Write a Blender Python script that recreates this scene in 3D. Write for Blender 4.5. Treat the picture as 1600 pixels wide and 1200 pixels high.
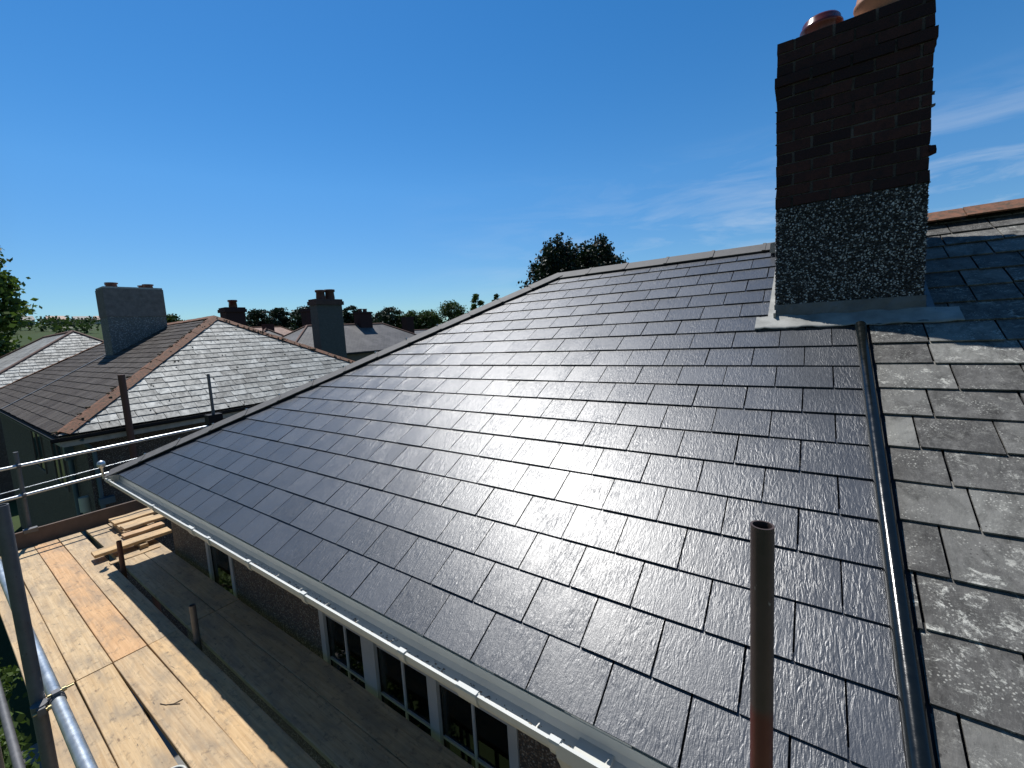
import bpy, bmesh, math, random
import numpy as np
from mathutils import Vector, Matrix

for o in list(bpy.data.objects):
    bpy.data.objects.remove(o, do_unlink=True)
SC = bpy.context.scene
COL = SC.collection
R = math.radians
rng = random.Random(7)

# ------------------------------------------------------------------ camera
def make_camera():
    pitch, roll, yaw = R(6.037), R(-3.349), R(-35.42)
    cp, sp = math.cos(pitch), math.sin(pitch)
    fw = Vector((math.sin(yaw) * cp, math.cos(yaw) * cp, -sp))
    rt = Vector((math.cos(yaw), -math.sin(yaw), 0))
    up = rt.cross(fw)
    r = rt * math.cos(roll) + up * math.sin(roll)
    u = -rt * math.sin(roll) + up * math.cos(roll)
    cd = bpy.data.cameras.new('camera')
    cam = bpy.data.objects.new('camera', cd)
    COL.objects.link(cam)
    M = Matrix((r, u, -fw)).transposed().to_4x4()
    M.translation = Vector((-0.109, -1.294, 1.481))
    cam.matrix_world = M
    cd.sensor_width = 36.0
    cd.lens = 663.58 / 1600 * 36.0
    cd.shift_y = -(600 - 584.18) / 1600
    cd.clip_start = 0.02
    cd.clip_end = 9000
    SC.camera = cam
make_camera()

# ------------------------------------------------------------------ light
SUN_AZ, SUN_EL = R(-69), R(62)        # azimuth measured from +y towards +x
SUN = Vector((math.sin(SUN_AZ) * math.cos(SUN_EL), math.cos(SUN_AZ) * math.cos(SUN_EL), math.sin(SUN_EL)))
SC.view_settings.view_transform = 'Standard'
SC.view_settings.look = 'None'
SC.view_settings.exposure = 0.0
SC.view_settings.gamma = 1.0
SC.view_settings.use_curve_mapping = False

def N(nt, typ, **kw):
    n = nt.nodes.new(typ)
    for k, v in kw.items():
        if k.startswith('i_'):
            n.inputs[k[2:].replace('_', ' ')].default_value = v
        else:
            setattr(n, k, v)
    return n

def make_world():
    w = bpy.data.worlds.new('World')
    SC.world = w
    w.use_nodes = True
    nt = w.node_tree
    nt.nodes.clear()
    L = nt.links.new
    sky = N(nt, 'ShaderNodeTexSky', sky_type='NISHITA', sun_disc=False)
    sky.sun_elevation = SUN_EL
    sky.sun_rotation = SUN_AZ
    sky.altitude = 0
    sky.air_density = 1.0
    sky.dust_density = 0.05
    sky.ozone_density = 3.0
    tc = N(nt, 'ShaderNodeTexCoord')
    # thin cirrus, low over the horizon
    sep = N(nt, 'ShaderNodeSeparateXYZ'); L(tc.outputs['Generated'], sep.inputs[0])
    mp = N(nt, 'ShaderNodeMapping'); mp.inputs['Scale'].default_value = (3.0, 3.0, 16.0)
    mp.inputs['Rotation'].default_value = (0.0, R(-7), 0.0)
    L(tc.outputs['Generated'], mp.inputs[0])
    nz = N(nt, 'ShaderNodeTexNoise', i_Scale=1.3, i_Detail=8.0, i_Roughness=0.62, i_Distortion=0.6)
    L(mp.outputs[0], nz.inputs['Vector'])
    cr = N(nt, 'ShaderNodeValToRGB')
    cr.color_ramp.elements[0].position = 0.44; cr.color_ramp.elements[0].color = (0, 0, 0, 1)
    cr.color_ramp.elements[1].position = 0.80; cr.color_ramp.elements[1].color = (1, 1, 1, 1)
    L(nz.outputs['Fac'], cr.inputs[0])
    el = N(nt, 'ShaderNodeValToRGB')
    e = el.color_ramp.elements
    e[0].position = 0.0; e[0].color = (0.75, 0.75, 0.75, 1)
    e[1].position = 0.34; e[1].color = (0, 0, 0, 1)
    m = e.new(0.16); m.color = (0.75, 0.75, 0.75, 1)
    L(sep.outputs['Z'], el.inputs[0])
    az = N(nt, 'ShaderNodeMapRange'); az.inputs['From Min'].default_value = -0.75; az.inputs['From Max'].default_value = 0.15
    L(sep.outputs['X'], az.inputs['Value'])
    mu = N(nt, 'ShaderNodeMath', operation='MULTIPLY'); L(cr.outputs[0], mu.inputs[0]); L(el.outputs[0], mu.inputs[1])
    mu2 = N(nt, 'ShaderNodeMath', operation='MULTIPLY'); L(mu.outputs[0], mu2.inputs[0]); L(az.outputs[0], mu2.inputs[1])
    hs = N(nt, 'ShaderNodeHueSaturation', i_Hue=0.5, i_Saturation=1.34, i_Value=1.28)
    L(sky.outputs[0], hs.inputs['Color'])
    hz = N(nt, 'ShaderNodeValToRGB')
    hz.color_ramp.elements[0].position = 0.0; hz.color_ramp.elements[0].color = (0.40, 0.60, 0.76, 1)
    hz.color_ramp.elements[1].position = 0.30; hz.color_ramp.elements[1].color = (1, 1, 1, 1)
    L(sep.outputs['Z'], hz.inputs[0])
    hm = N(nt, 'ShaderNodeMixRGB', blend_type='MULTIPLY'); hm.inputs['Fac'].default_value = 1.0
    L(hs.outputs[0], hm.inputs['Color1']); L(hz.outputs[0], hm.inputs['Color2'])
    mix = N(nt, 'ShaderNodeMixRGB'); mix.inputs['Color2'].default_value = (8.0, 8.6, 9.2, 1)
    L(mu2.outputs[0], mix.inputs['Fac']);     bk = N(nt, 'ShaderNodeValToRGB')       # tint added to the unseen sky behind the viewer, to deepen and neutralise shade
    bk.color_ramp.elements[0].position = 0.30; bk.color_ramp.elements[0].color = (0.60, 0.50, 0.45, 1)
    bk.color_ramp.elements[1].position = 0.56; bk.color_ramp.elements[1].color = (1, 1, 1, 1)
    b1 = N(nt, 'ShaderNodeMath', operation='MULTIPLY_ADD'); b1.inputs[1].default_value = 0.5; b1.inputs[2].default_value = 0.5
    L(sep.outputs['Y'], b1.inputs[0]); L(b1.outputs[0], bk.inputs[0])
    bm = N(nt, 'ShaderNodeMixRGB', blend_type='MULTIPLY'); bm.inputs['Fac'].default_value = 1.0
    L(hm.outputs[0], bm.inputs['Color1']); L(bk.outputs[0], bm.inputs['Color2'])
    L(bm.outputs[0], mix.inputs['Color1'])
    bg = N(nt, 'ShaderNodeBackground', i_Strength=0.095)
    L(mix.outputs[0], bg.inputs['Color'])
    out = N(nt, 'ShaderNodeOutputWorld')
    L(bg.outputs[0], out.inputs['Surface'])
make_world()

def make_sun():
    ld = bpy.data.lights.new('sun', 'SUN')
    ld.energy = 5.0
    ld.angle = R(0.53)
    ld.color = (1.0, 0.975, 0.935)
    lo = bpy.data.objects.new('sun', ld)
    COL.objects.link(lo)
    lo.rotation_euler = (-SUN).to_track_quat('-Z', 'Y').to_euler()
    lo.location = SUN * 60
make_sun()

# ------------------------------------------------------------------ helpers
def tag(o, label=None, cat=None, group=None, kind=None):
    if label: o['label'] = label
    if cat: o['category'] = cat
    if group: o['group'] = group
    if kind: o['kind'] = kind
    return o

def empty(name, loc, label, cat, group=None):
    o = bpy.data.objects.new(name, None)
    o.location = loc
    o.empty_display_size = 0.2
    COL.objects.link(o)
    return tag(o, label, cat, group)

def link(name, me, parent=None, mat=None):
    o = bpy.data.objects.new(name, me)
    COL.objects.link(o)
    if parent is not None:
        o.parent = parent
        bpy.context.view_layer.update()
        o.matrix_parent_inverse = parent.matrix_world.inverted()
    if mat is not None:
        for m in (mat if isinstance(mat, (list, tuple)) else [mat]):
            me.materials.append(m)
    return o

class MB:
    """collects faces, with a per-face tone value, into one mesh"""
    def __init__(s):
        s.v = []; s.f = []; s.t = []; s.sm = []; s.mi = []
    def add(s, verts, faces, tone=0.5, smooth=False, mi=0):
        b = len(s.v)
        s.v += [tuple(p) for p in verts]
        for f in faces:
            s.f.append([b + i for i in f]); s.t.append(tone); s.sm.append(smooth); s.mi.append(mi)
    def box(s, lo, hi, tone=0.5, M=None, mi=0, jit=0.0):
        P = [Vector((x, y, z)) for z in (lo[2], hi[2]) for y in (lo[1], hi[1]) for x in (lo[0], hi[0])]
        if jit:
            P = [p + Vector((rng.uniform(-jit, jit), rng.uniform(-jit, jit), rng.uniform(-jit, jit))) for p in P]
        if M is not None: P = [M @ p for p in P]
        s.add(P, [(0, 2, 3, 1), (4, 5, 7, 6), (0, 1, 5, 4), (2, 6, 7, 3), (0, 4, 6, 2), (1, 3, 7, 5)], tone, False, mi)
    def tube(s, a, b, r, n=16, r2=None, cap=True, tone=0.5, hollow=0.0, mi=0):
        a = Vector(a); b = Vector(b); d = (b - a).normalized()
        q = d.to_track_quat('Z', 'Y'); r2 = r if r2 is None else r2
        ring = [q @ Vector((math.cos(2 * math.pi * i / n), math.sin(2 * math.pi * i / n), 0)) for i in range(n)]
        V = [a + p * r for p in ring] + [b + p * r2 for p in ring]
        s.add(V, [(i, (i + 1) % n, n + (i + 1) % n, n + i) for i in range(n)], tone, True, mi)
        if hollow:
            V2 = [a + p * (r - hollow) for p in ring] + [b + p * (r2 - hollow) for p in ring]
            s.add(V2, [(n + i, n + (i + 1) % n, (i + 1) % n, i) for i in range(n)], tone, True, mi)
            s.add([b + p * r2 for p in ring] + [b + p * (r2 - hollow) for p in ring],
                  [(i, (i + 1) % n, n + (i + 1) % n, n + i) for i in range(n)], tone, False, mi)
        elif cap:
            s.add([a + p * r for p in ring], [tuple(range(n))[::-1]], tone, False, mi)
            s.add([b + p * r2 for p in ring], [tuple(range(n))], tone, False, mi)
    def lathe(s, c, prof, n=28, tone=0.5, mi=0):
        c = Vector(c); V = []
        for (r, z) in prof:
            V += [c + Vector((r * math.cos(2 * math.pi * i / n), r * math.sin(2 * math.pi * i / n), z)) for i in range(n)]
        F = []
        for k in range(len(prof) - 1):
            for i in range(n):
                F.append((k * n + i, k * n + (i + 1) % n, (k + 1) * n + (i + 1) % n, (k + 1) * n + i))
        s.add(V, F, tone, True, mi)
    def prof(s, P, x0, x1, axis='x', tone=0.5, close=True):
        """extrude a 2D outline (y,z) along x, or (x,z) along y"""
        n = len(P)
        if axis == 'x':
            V = [(x0, p[0], p[1]) for p in P] + [(x1, p[0], p[1]) for p in P]
        else:
            V = [(p[0], x0, p[1]) for p in P] + [(p[0], x1, p[1]) for p in P]
        F = [(i, (i + 1) % n, n + (i + 1) % n, n + i) for i in range(n)]
        if close: F += [tuple(range(n))[::-1], tuple(range(n, 2 * n))]
        s.add(V, F, tone)
    def build(s, name, mat=None, parent=None, M=None, recalc=True):
        me = bpy.data.meshes.new(name)
        me.from_pydata(s.v, [], s.f)
        at = me.attributes.new('tone', 'FLOAT', 'FACE')
        at.data.foreach_set('value', s.t)
        me.polygons.foreach_set('use_smooth', s.sm)
        me.polygons.foreach_set('material_index', s.mi)
        if recalc:
            bm = bmesh.new(); bm.from_mesh(me)
            bmesh.ops.recalc_face_normals(bm, faces=bm.faces)
            bm.to_mesh(me); bm.free()
        me.update()
        o = link(name, me, None, mat)
        if M is not None:
            o.matrix_world = M
        if parent is not None:
            bpy.context.view_layer.update()
            o.parent = parent
            o.matrix_parent_inverse = parent.matrix_world.inverted()
        return o

def clip(poly, a, b, c):
    """keep the part of a 2D polygon where a*x+b*y<=c"""
    out = []
    for i in range(len(poly)):
        p, q = poly[i], poly[(i + 1) % len(poly)]
        dp, dq = a * p[0] + b * p[1] - c, a * q[0] + b * q[1] - c
        if dp <= 0: out.append(p)
        if (dp < 0 < dq) or (dq < 0 < dp):
            t = dp / (dp - dq)
            out.append((p[0] + t * (q[0] - p[0]), p[1] + t * (q[1] - p[1])))
    return out

# ------------------------------------------------------------------ materials
MATS = {}
class Mat:
    def __init__(s, name):
        s.m = bpy.data.materials.new(name); s.m.use_nodes = True
        s.nt = s.m.node_tree
        s.b = s.nt.nodes['Principled BSDF']
        s.tc = N(s.nt, 'ShaderNodeTexCoord')
        MATS[name] = s.m
    def L(s, a, b): s.nt.links.new(a, b)
    def pos(s, scale=(1, 1, 1), tone=False, rot=(0, 0, 0)):
        mp = N(s.nt, 'ShaderNodeMapping'); mp.inputs['Scale'].default_value = scale
        mp.inputs['Rotation'].default_value = rot
        src = s.tc.outputs['Object']
        if tone:
            at = N(s.nt, 'ShaderNodeAttribute', attribute_name='tone')
            mu = N(s.nt, 'ShaderNodeVectorMath', operation='SCALE'); mu.inputs['Scale'].default_value = 1.0
            cb = N(s.nt, 'ShaderNodeCombineXYZ')
            m1 = N(s.nt, 'ShaderNodeMath', operation='MULTIPLY'); m1.inputs[1].default_value = 37.0
            s.L(at.outputs['Fac'], m1.inputs[0])
            s.L(m1.outputs[0], cb.inputs[0]); s.L(m1.outputs[0], cb.inputs[2])
            ad = N(s.nt, 'ShaderNodeVectorMath', operation='ADD')
            s.L(src, ad.inputs[0]); s.L(cb.outputs[0], ad.inputs[1])
            src = ad.outputs[0]
        s.L(src, mp.inputs[0])
        return mp.outputs[0]
    def noise(s, vec, scale=5, detail=6, rough=0.6, dist=0.0):
        n = N(s.nt, 'ShaderNodeTexNoise', i_Scale=scale, i_Detail=detail, i_Roughness=rough, i_Distortion=dist)
        s.L(vec, n.inputs['Vector']); return n.outputs['Fac']
    def voro(s, vec, scale=50, feature='F1', rand=1.0):
        n = N(s.nt, 'ShaderNodeTexVoronoi', feature=feature, i_Scale=scale, i_Randomness=rand)
        s.L(vec, n.inputs['Vector']); return n
    def ramp(s, fac, stops, interp='LINEAR'):
        n = N(s.nt, 'ShaderNodeValToRGB'); e = n.color_ramp.elements
        n.color_ramp.interpolation = interp
        while len(e) < len(stops): e.new(0.5)
        for k, (p, c) in enumerate(stops):
            e[k].position = p
            e[k].color = (c, c, c, 1) if isinstance(c, (int, float)) else (*c, 1)
        s.L(fac, n.inputs[0]); return n.outputs[0]
    def mix(s, a, b, fac, mode='MIX'):
        n = N(s.nt, 'ShaderNodeMixRGB', blend_type=mode)
        for k, x in (('Fac', fac), ('Color1', a), ('Color2', b)):
            if isinstance(x, (int, float)): n.inputs[k].default_value = x if k == 'Fac' else (x, x, x, 1)
            elif isinstance(x, tuple): n.inputs[k].default_value = (*x, 1)
            else: s.L(x, n.inputs[k])
        return n.outputs[0]
    def math(s, op, a, b=0.0):
        n = N(s.nt, 'ShaderNodeMath', operation=op)
        for k, x in ((0, a), (1, b)):
            if isinstance(x, (int, float)): n.inputs[k].default_value = x
            else: s.L(x, n.inputs[k])
        return n.outputs[0]
    def tone(s):
        return N(s.nt, 'ShaderNodeAttribute', attribute_name='tone').outputs['Fac']
    def bump(s, h, strength=0.5, dist=0.01, prev=None):
        n = N(s.nt, 'ShaderNodeBump', i_Strength=strength, i_Distance=dist)
        s.L(h, n.inputs['Height'])
        if prev is not None: s.L(prev, n.inputs['Normal'])
        s.L(n.outputs[0], s.b.inputs['Normal']); return n.outputs[0]
    def set(s, col=None, rough=None, metal=None, spec=None, coat=None):
        for k, x in (('Base Color', col), ('Roughness', rough), ('Metallic', metal), ('Specular IOR Level', spec), ('Coat Weight', coat)):
            if x is None: continue
            if isinstance(x, tuple): s.b.inputs[k].default_value = (*x, 1)
            elif isinstance(x, (int, float)): s.b.inputs[k].default_value = x
            else: s.L(x, s.b.inputs[k])
        return s

def simple(name, col, rough=0.6, metal=0.0, var=0.25, scale=8, bump=0.0, bscale=60, spec=0.5):
    m = Mat(name); v = m.pos()
    n = m.noise(v, scale, 6, 0.65)
    c = m.mix(tuple(x * (1 - var) for x in col), tuple(min(1, x * (1 + var)) for x in col), m.ramp(n, [(0.3, 0.0), (0.7, 1.0)]))
    m.set(c, m.ramp(n, [(0.2, max(0.02, rough - 0.08)), (0.8, min(1, rough + 0.08))]), metal, spec)
    if bump: m.bump(m.noise(v, bscale, 4, 0.6), bump, 0.004)
    return m.m

def mat_new_slate():
    m = Mat('new_slate')
    v = m.pos((1, 1, 1), True)
    t = m.tone()
    big = m.noise(v, 3.0, 4, 0.6)
    fine = m.noise(m.pos((30, 8, 30), True), 3.0, 5, 0.6)
    c = m.mix((0.026, 0.031, 0.039), (0.043, 0.050, 0.062), t)
    c = m.mix(c, (0.068, 0.075, 0.088), m.ramp(big, [(0.45, 0.0), (0.8, 0.5)]))
    scr = m.noise(m.pos((52, 5.5, 52), True, (0, 0, R(5))), 1.6, 3, 0.55, 1.6)
    c = m.mix(c, (0.22, 0.225, 0.235), m.ramp(scr, [(0.665, 0.0), (0.73, 0.55)]))
    # riven surface: ripples running up the slope
    warp = m.pos((1, 1, 1), True)
    r1 = m.noise(m.pos((74, 15, 74), True), 1.0, 2, 0.5, 1.4)
    r2 = m.noise(m.pos((150, 120, 150), True), 1.0, 3, 0.6, 0.8)
    r1s = m.ramp(r1, [(0.30, 0.0), (0.47, 0.42), (0.53, 0.62), (0.72, 1.0)])
    amp = m.ramp(m.noise(m.pos((5, 3, 5), True), 1.0, 3, 0.6), [(0.35, 0.35), (0.65, 1.25)])
    h = m.math('ADD', m.math('MULTIPLY', r1s, amp), m.math('MULTIPLY', r2, 0.6))
    nb_ = m.bump(h, 0.6, 0.0017)
    m.b.inputs['Coat Weight'].default_value = 0.10; m.b.inputs['Coat Roughness'].default_value = 0.56
    m.L(nb_, m.b.inputs['Coat Normal'])
    m.b.inputs['Coat IOR'].default_value = 1.55
    ro = m.math('ADD', m.math('MULTIPLY', t, 0.02), m.ramp(fine, [(0.3, 0.34), (0.75, 0.44)]))
    m.set(c, ro, 0.0, 0.9)
    return m.m

def mat_old_slate(name, dark, mid, pale, lich, lamt, rough=0.6, spec=0.4, fine=1.0):
    m = Mat(name)
    v = m.pos((1, 1, 1), True); t = m.tone()
    c = m.ramp(t, [(0.0, dark), (0.45, mid), (0.95, pale)])
    st = m.noise(m.pos((5, 2.5, 5), True), 1.5, 8, 0.74, 0.6)
    c = m.mix(c, tuple(x * 0.5 for x in dark), m.ramp(st, [(0.44, 0.0), (0.66, 0.85)]))
    st2 = m.noise(m.pos((11, 7, 11), True), 1.2, 7, 0.78)
    c = m.mix(c, tuple(min(1, x * 1.5) for x in mid), m.ramp(st2, [(0.48, 0.0), (0.68, 0.75)]))
    big = m.noise(m.pos((1, 1, 1)), 1.3, 5, 0.7)
    sp = m.noise(v, 15, 9, 0.85, 0.4)
    sel = m.math('FRACT', m.math('MULTIPLY', t, 7.3))
    amt = m.math('MULTIPLY', m.ramp(big, [(0.36, 0.1), (0.54, lamt)]), m.ramp(sel, [(0.2, 0.25), (0.8, 1.0)]))
    lf = m.math('MULTIPLY', m.ramp(sp, [(0.535, 0.0), (0.60, 1.0)]), amt)
    spk = m.voro(v, 85); spn = m.noise(v, 7, 3, 0.6)
    lf = m.math('MAXIMUM', lf, m.math('MULTIPLY', m.ramp(spk.outputs['Distance'], [(0.18, 0.8), (0.34, 0.0)]), m.ramp(spn, [(0.50, 0.0), (0.64, lamt * 0.8)])))
    c = m.mix(c, lich, lf)
    org = m.noise(m.pos((1.6, 1.6, 1.6)), 2.0, 5, 0.7)
    c = m.mix(c, (0.42, 0.20, 0.04), m.math('MULTIPLY', m.ramp(org, [(0.70, 0.0), (0.73, 0.8)]), m.ramp(st2, [(0.45, 0.0), (0.52, 1.0)])))
    # fine whitish veins and pits
    vn = m.noise(v, 12, 3, 0.5, 2.5)
    c = m.mix(c, pale, m.ramp(vn, [(0.488, 0.0), (0.5, 0.5), (0.512, 0.0)]))
    pit = m.voro(v, 42).outputs['Distance']
    c = m.mix(c, tuple(x * 0.4 for x in dark), m.math('MULTIPLY', m.ramp(pit, [(0.10, 0.8), (0.18, 0.0)]), m.ramp(st2, [(0.5, 0.0), (0.56, 1.0)])))
    m.set(c, m.ramp(st, [(0.3, rough - 0.1), (0.7, rough + 0.12)]), 0.0, spec)
    h = m.math('ADD', m.noise(m.pos((14, 6, 14), True), 2.0, 6, 0.65), m.math('MULTIPLY', lf, 0.25))
    m.bump(h, 0.55, 0.008)
    return m.m

def mat_pebble(name, cols, mort, scale, strength=0.9, dist=0.012):
    m = Mat(name)
    v = m.pos()
    w = m.noise(v, 6, 3, 0.6)
    vo = m.voro(v, scale, 'F1')
    sel = N(m.nt, 'ShaderNodeSeparateColor'); m.L(vo.outputs['Color'], sel.inputs[0])
    c = m.ramp(sel.outputs[0], cols, 'CONSTANT')
    edge = m.ramp(vo.outputs['Distance'], [(0.38, 0.0), (0.62, 1.0)])
    c = m.mix(c, mort, edge)
    c = m.mix(c, mort, m.ramp(w, [(0.45, 0.0), (0.75, 0.55)]))
    m.set(c, 0.7, 0, 0.35)
    inv = m.math('SUBTRACT', 1.0, vo.outputs['Distance'])
    m.bump(inv, strength, dist)
    return m.m

def mat_board():
    m = Mat('scaffold_board_wood')
    oi = N(m.nt, 'ShaderNodeObjectInfo')
    cb = N(m.nt, 'ShaderNodeCombineXYZ'); mu = m.math('MULTIPLY', oi.outputs['Random'], 91.0)
    m.L(mu, cb.inputs[0]); m.L(mu, cb.inputs[1])
    ad = N(m.nt, 'ShaderNodeVectorMath', operation='ADD'); m.L(m.tc.outputs['Object'], ad.inputs[0]); m.L(cb.outputs[0], ad.inputs[1])
    def mp(sc):
        q = N(m.nt, 'ShaderNodeMapping'); q.inputs['Scale'].default_value = sc; m.L(ad.outputs[0], q.inputs[0]); return q.outputs[0]
    grain = m.noise(mp((1.0, 26, 26)), 2.2, 6, 0.62, 0.7)
    blot = m.noise(mp((1.6, 4.5, 4)), 1.5, 6, 0.66, 0.4)
    c = m.mix((0.46, 0.315, 0.172), (0.64, 0.485, 0.30), m.ramp(grain, [(0.3, 0.0), (0.68, 1.0)]))
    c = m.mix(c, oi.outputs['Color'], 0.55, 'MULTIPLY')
    c = m.mix(c, (0.25, 0.205, 0.155), m.ramp(blot, [(0.44, 0.0), (0.70, 0.75)]))
    dirt = m.noise(mp((6, 9, 9)), 2.0, 7, 0.75, 0.3)
    c = m.mix(c, (0.13, 0.10, 0.075), m.ramp(dirt, [(0.54, 0.0), (0.70, 0.8)]))
    scuff = m.noise(mp((5, 22, 22)), 1.6, 4, 0.6, 1.5)
    c = m.mix(c, (0.10, 0.08, 0.06), m.ramp(scuff, [(0.66, 0.0), (0.72, 0.75)]))
    kn = m.voro(mp((2.2, 7, 7)), 1.0)
    c = m.mix(c, (0.14, 0.085, 0.05), m.ramp(kn.outputs['Distance'], [(0.03, 0.7), (0.06, 0.0)]))
    m.set(c, 0.72, 0, 0.3)
    m.bump(m.math('ADD', grain, m.math('MULTIPLY', dirt, 0.4)), 0.35, 0.004)
    return m.m

def mat_steel(name, col, rough, metal, rustcol=None, zsplit=None):
    m = Mat(name)
    v = m.pos((1, 1, 1))
    n = m.noise(v, 14, 6, 0.7)
    c = m.mix(tuple(x * 0.7 for x in col), col, m.ramp(n, [(0.3, 0.0), (0.7, 1.0)]))
    sp = m.noise(v, 70, 4, 0.7)
    c = m.mix(c, (0.09, 0.06, 0.045), m.ramp(sp, [(0.62, 0.0), (0.72, 0.7)]))
    if rustcol:
        geo = N(m.nt, 'ShaderNodeNewGeometry'); se = N(m.nt, 'ShaderNodeSeparateXYZ'); m.L(geo.outputs['Position'], se.inputs[0])
        zz = m.math('ADD', se.outputs['Z'], m.math('MULTIPLY', n, 0.05))
        f = m.ramp(m.math('MULTIPLY', m.math('SUBTRACT', zz, zsplit - 0.5), 1.0), [(0.53, 1.0), (0.56, 0.0)])
        c = m.mix(c, rustcol, f)
    cs_ = m.noise(m.pos((1, 1, 0.45)), 34, 4, 0.7)
    c = m.mix(c, (0.30, 0.29, 0.27), m.ramp(cs_, [(0.68, 0.0), (0.71, 0.8)]))
    m.set(c, m.ramp(n, [(0.2, rough - 0.1), (0.8, rough + 0.1)]), metal, 0.5)
    m.bump(m.math('ADD', sp, cs_), 0.2, 0.002)
    return m.m

def mat_leaf(name, dark, light, trans=0.35):
    m = Mat(name)
    t = m.tone()
    c = m.mix(dark, light, t)
    m.set(c, 0.55, 0, 0.3)
    tr = N(m.nt, 'ShaderNodeBsdfTranslucent'); m.L(m.mix(c, (0.9, 1.0, 0.35), 0.6, 'MULTIPLY'), tr.inputs['Color'])
    mx = N(m.nt, 'ShaderNodeMixShader'); mx.inputs[0].default_value = trans
    out = m.nt.nodes['Material Output']
    m.L(m.b.outputs[0], mx.inputs[1]); m.L(tr.outputs[0], mx.inputs[2]); m.L(mx.outputs[0], out.inputs['Surface'])
    return m.m

def mat_far_roof(name, c1, c2, mort, bw=0.32, rh=0.2, rough=0.6):
    """coursed slates on a far roof, laid out in the roof face's own axes"""
    m = Mat(name)
    br = N(m.nt, 'ShaderNodeTexBrick')
    br.inputs['Scale'].default_value = 1.0
    br.inputs['Brick Width'].default_value = bw; br.inputs['Row Height'].default_value = rh
    br.inputs['Mortar Size'].default_value = 0.012; br.inputs['Mortar Smooth'].default_value = 0.1
    br.inputs['Color1'].default_value = (*c1, 1); br.inputs['Color2'].default_value = (*c2, 1); br.inputs['Mortar'].default_value = (*mort, 1)
    uv = N(m.nt, 'ShaderNodeUVMap'); m.L(uv.outputs[0], br.inputs['Vector'])
    n = m.noise(m.pos(), 0.8, 5, 0.65)
    c = m.mix(br.outputs['Color'], tuple(x * 1.7 for x in c2), m.ramp(n, [(0.45, 0.0), (0.7, 0.5)]))
    m.set(c, rough, 0, 0.4)
    m.bump(m.math('SUBTRACT', 1.0, br.outputs['Fac']), 0.5, 0.02)
    return m.m

M_SLATE = mat_new_slate()
M_OLD = mat_old_slate('lichened_old_slate', (0.075, 0.072, 0.067), (0.128, 0.124, 0.115), (0.235, 0.232, 0.21), (0.56, 0.55, 0.49), 1.0, 0.72, 0.2)
M_NFRONT = mat_old_slate('weathered_brown_slate', (0.052, 0.043, 0.038), (0.078, 0.066, 0.058), (0.108, 0.094, 0.083), (0.16, 0.15, 0.125), 0.5, 0.75, 0.15)
M_NHIP = mat_old_slate('pale_lichened_slate', (0.12, 0.122, 0.112), (0.23, 0.235, 0.215), (0.42, 0.43, 0.40), (0.54, 0.54, 0.48), 0.9, 0.58, 0.30)
M_UNDER = simple('roof_underlay', (0.012, 0.012, 0.013), 0.9)
M_RIDGE = simple('concrete_ridge_tile_grey', (0.105, 0.102, 0.098), 0.7, 0, 0.25, 14, 0.35, 160)
M_TERRA = Mat('terracotta_mossy')
def _terra():
    m = M_TERRA; v = m.pos(); n = m.noise(v, 5, 6, 0.7); n2 = m.noise(v, 22, 5, 0.7)
    c = m.mix((0.17, 0.075, 0.045), (0.31, 0.15, 0.09), n)
    c = m.mix(c, (0.10, 0.075, 0.05), m.ramp(n2, [(0.42, 0.0), (0.62, 0.9)]))
    m.set(c, 0.8, 0, 0.25); m.bump(n2, 0.5, 0.01)
_terra(); M_TERRA = M_TERRA.m
M_FRAME = simple('greyed_window_upvc', (0.40, 0.41, 0.42), 0.4, 0, 0.1, 4)
M_WHITE = simple('white_upvc', (0.60, 0.60, 0.55), 0.42, 0, 0.05, 4)
M_FASCIA = simple('pale_fascia_board', (0.50, 0.51, 0.43), 0.45, 0, 0.08, 3)
M_LEAD = simple('lead_flashing_sheet', (0.15, 0.16, 0.175), 0.55, 0.1, 0.3, 7, 0.25, 30)
M_MORTAR = simple('cement_mortar', (0.42, 0.40, 0.37), 0.9, 0, 0.25, 12, 0.6, 80)
M_ROLL = simple('glossy_black_ridge_roll', (0.006, 0.008, 0.008), 0.17, 0, 0.2, 30, 0.05, 220, 0.45)
M_BLACK = simple('black_plastic', (0.010, 0.010, 0.011), 0.6, spec=0.25)
M_DASH = mat_pebble('brown_pebbledash', [(0.0, (0.10, 0.075, 0.06)), (0.25, (0.19, 0.135, 0.10)), (0.5, (0.27, 0.23, 0.20)), (0.75, (0.075, 0.06, 0.055)), (0.9, (0.36, 0.33, 0.30))], (0.07, 0.058, 0.05), 75)
M_CHDASH = mat_pebble('white_spar_dash', [(0.0, (0.04, 0.04, 0.042)), (0.5, (0.09, 0.09, 0.095)), (0.8, (0.16, 0.16, 0.165))], (0.035, 0.035, 0.037), 80, 1.0, 0.014)
M_GREYDASH = mat_pebble('grey_roughcast', [(0.0, (0.16, 0.16, 0.16)), (0.4, (0.24, 0.24, 0.235)), (0.75, (0.33, 0.33, 0.32))], (0.14, 0.14, 0.135), 30)
M_DARKDASH = mat_pebble('dark_roughcast', [(0.0, (0.07, 0.07, 0.072)), (0.4, (0.11, 0.11, 0.11)), (0.75, (0.15, 0.15, 0.15))], (0.075, 0.075, 0.075), 24)
M_BRICK = Mat('dark_red_brick')
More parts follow.
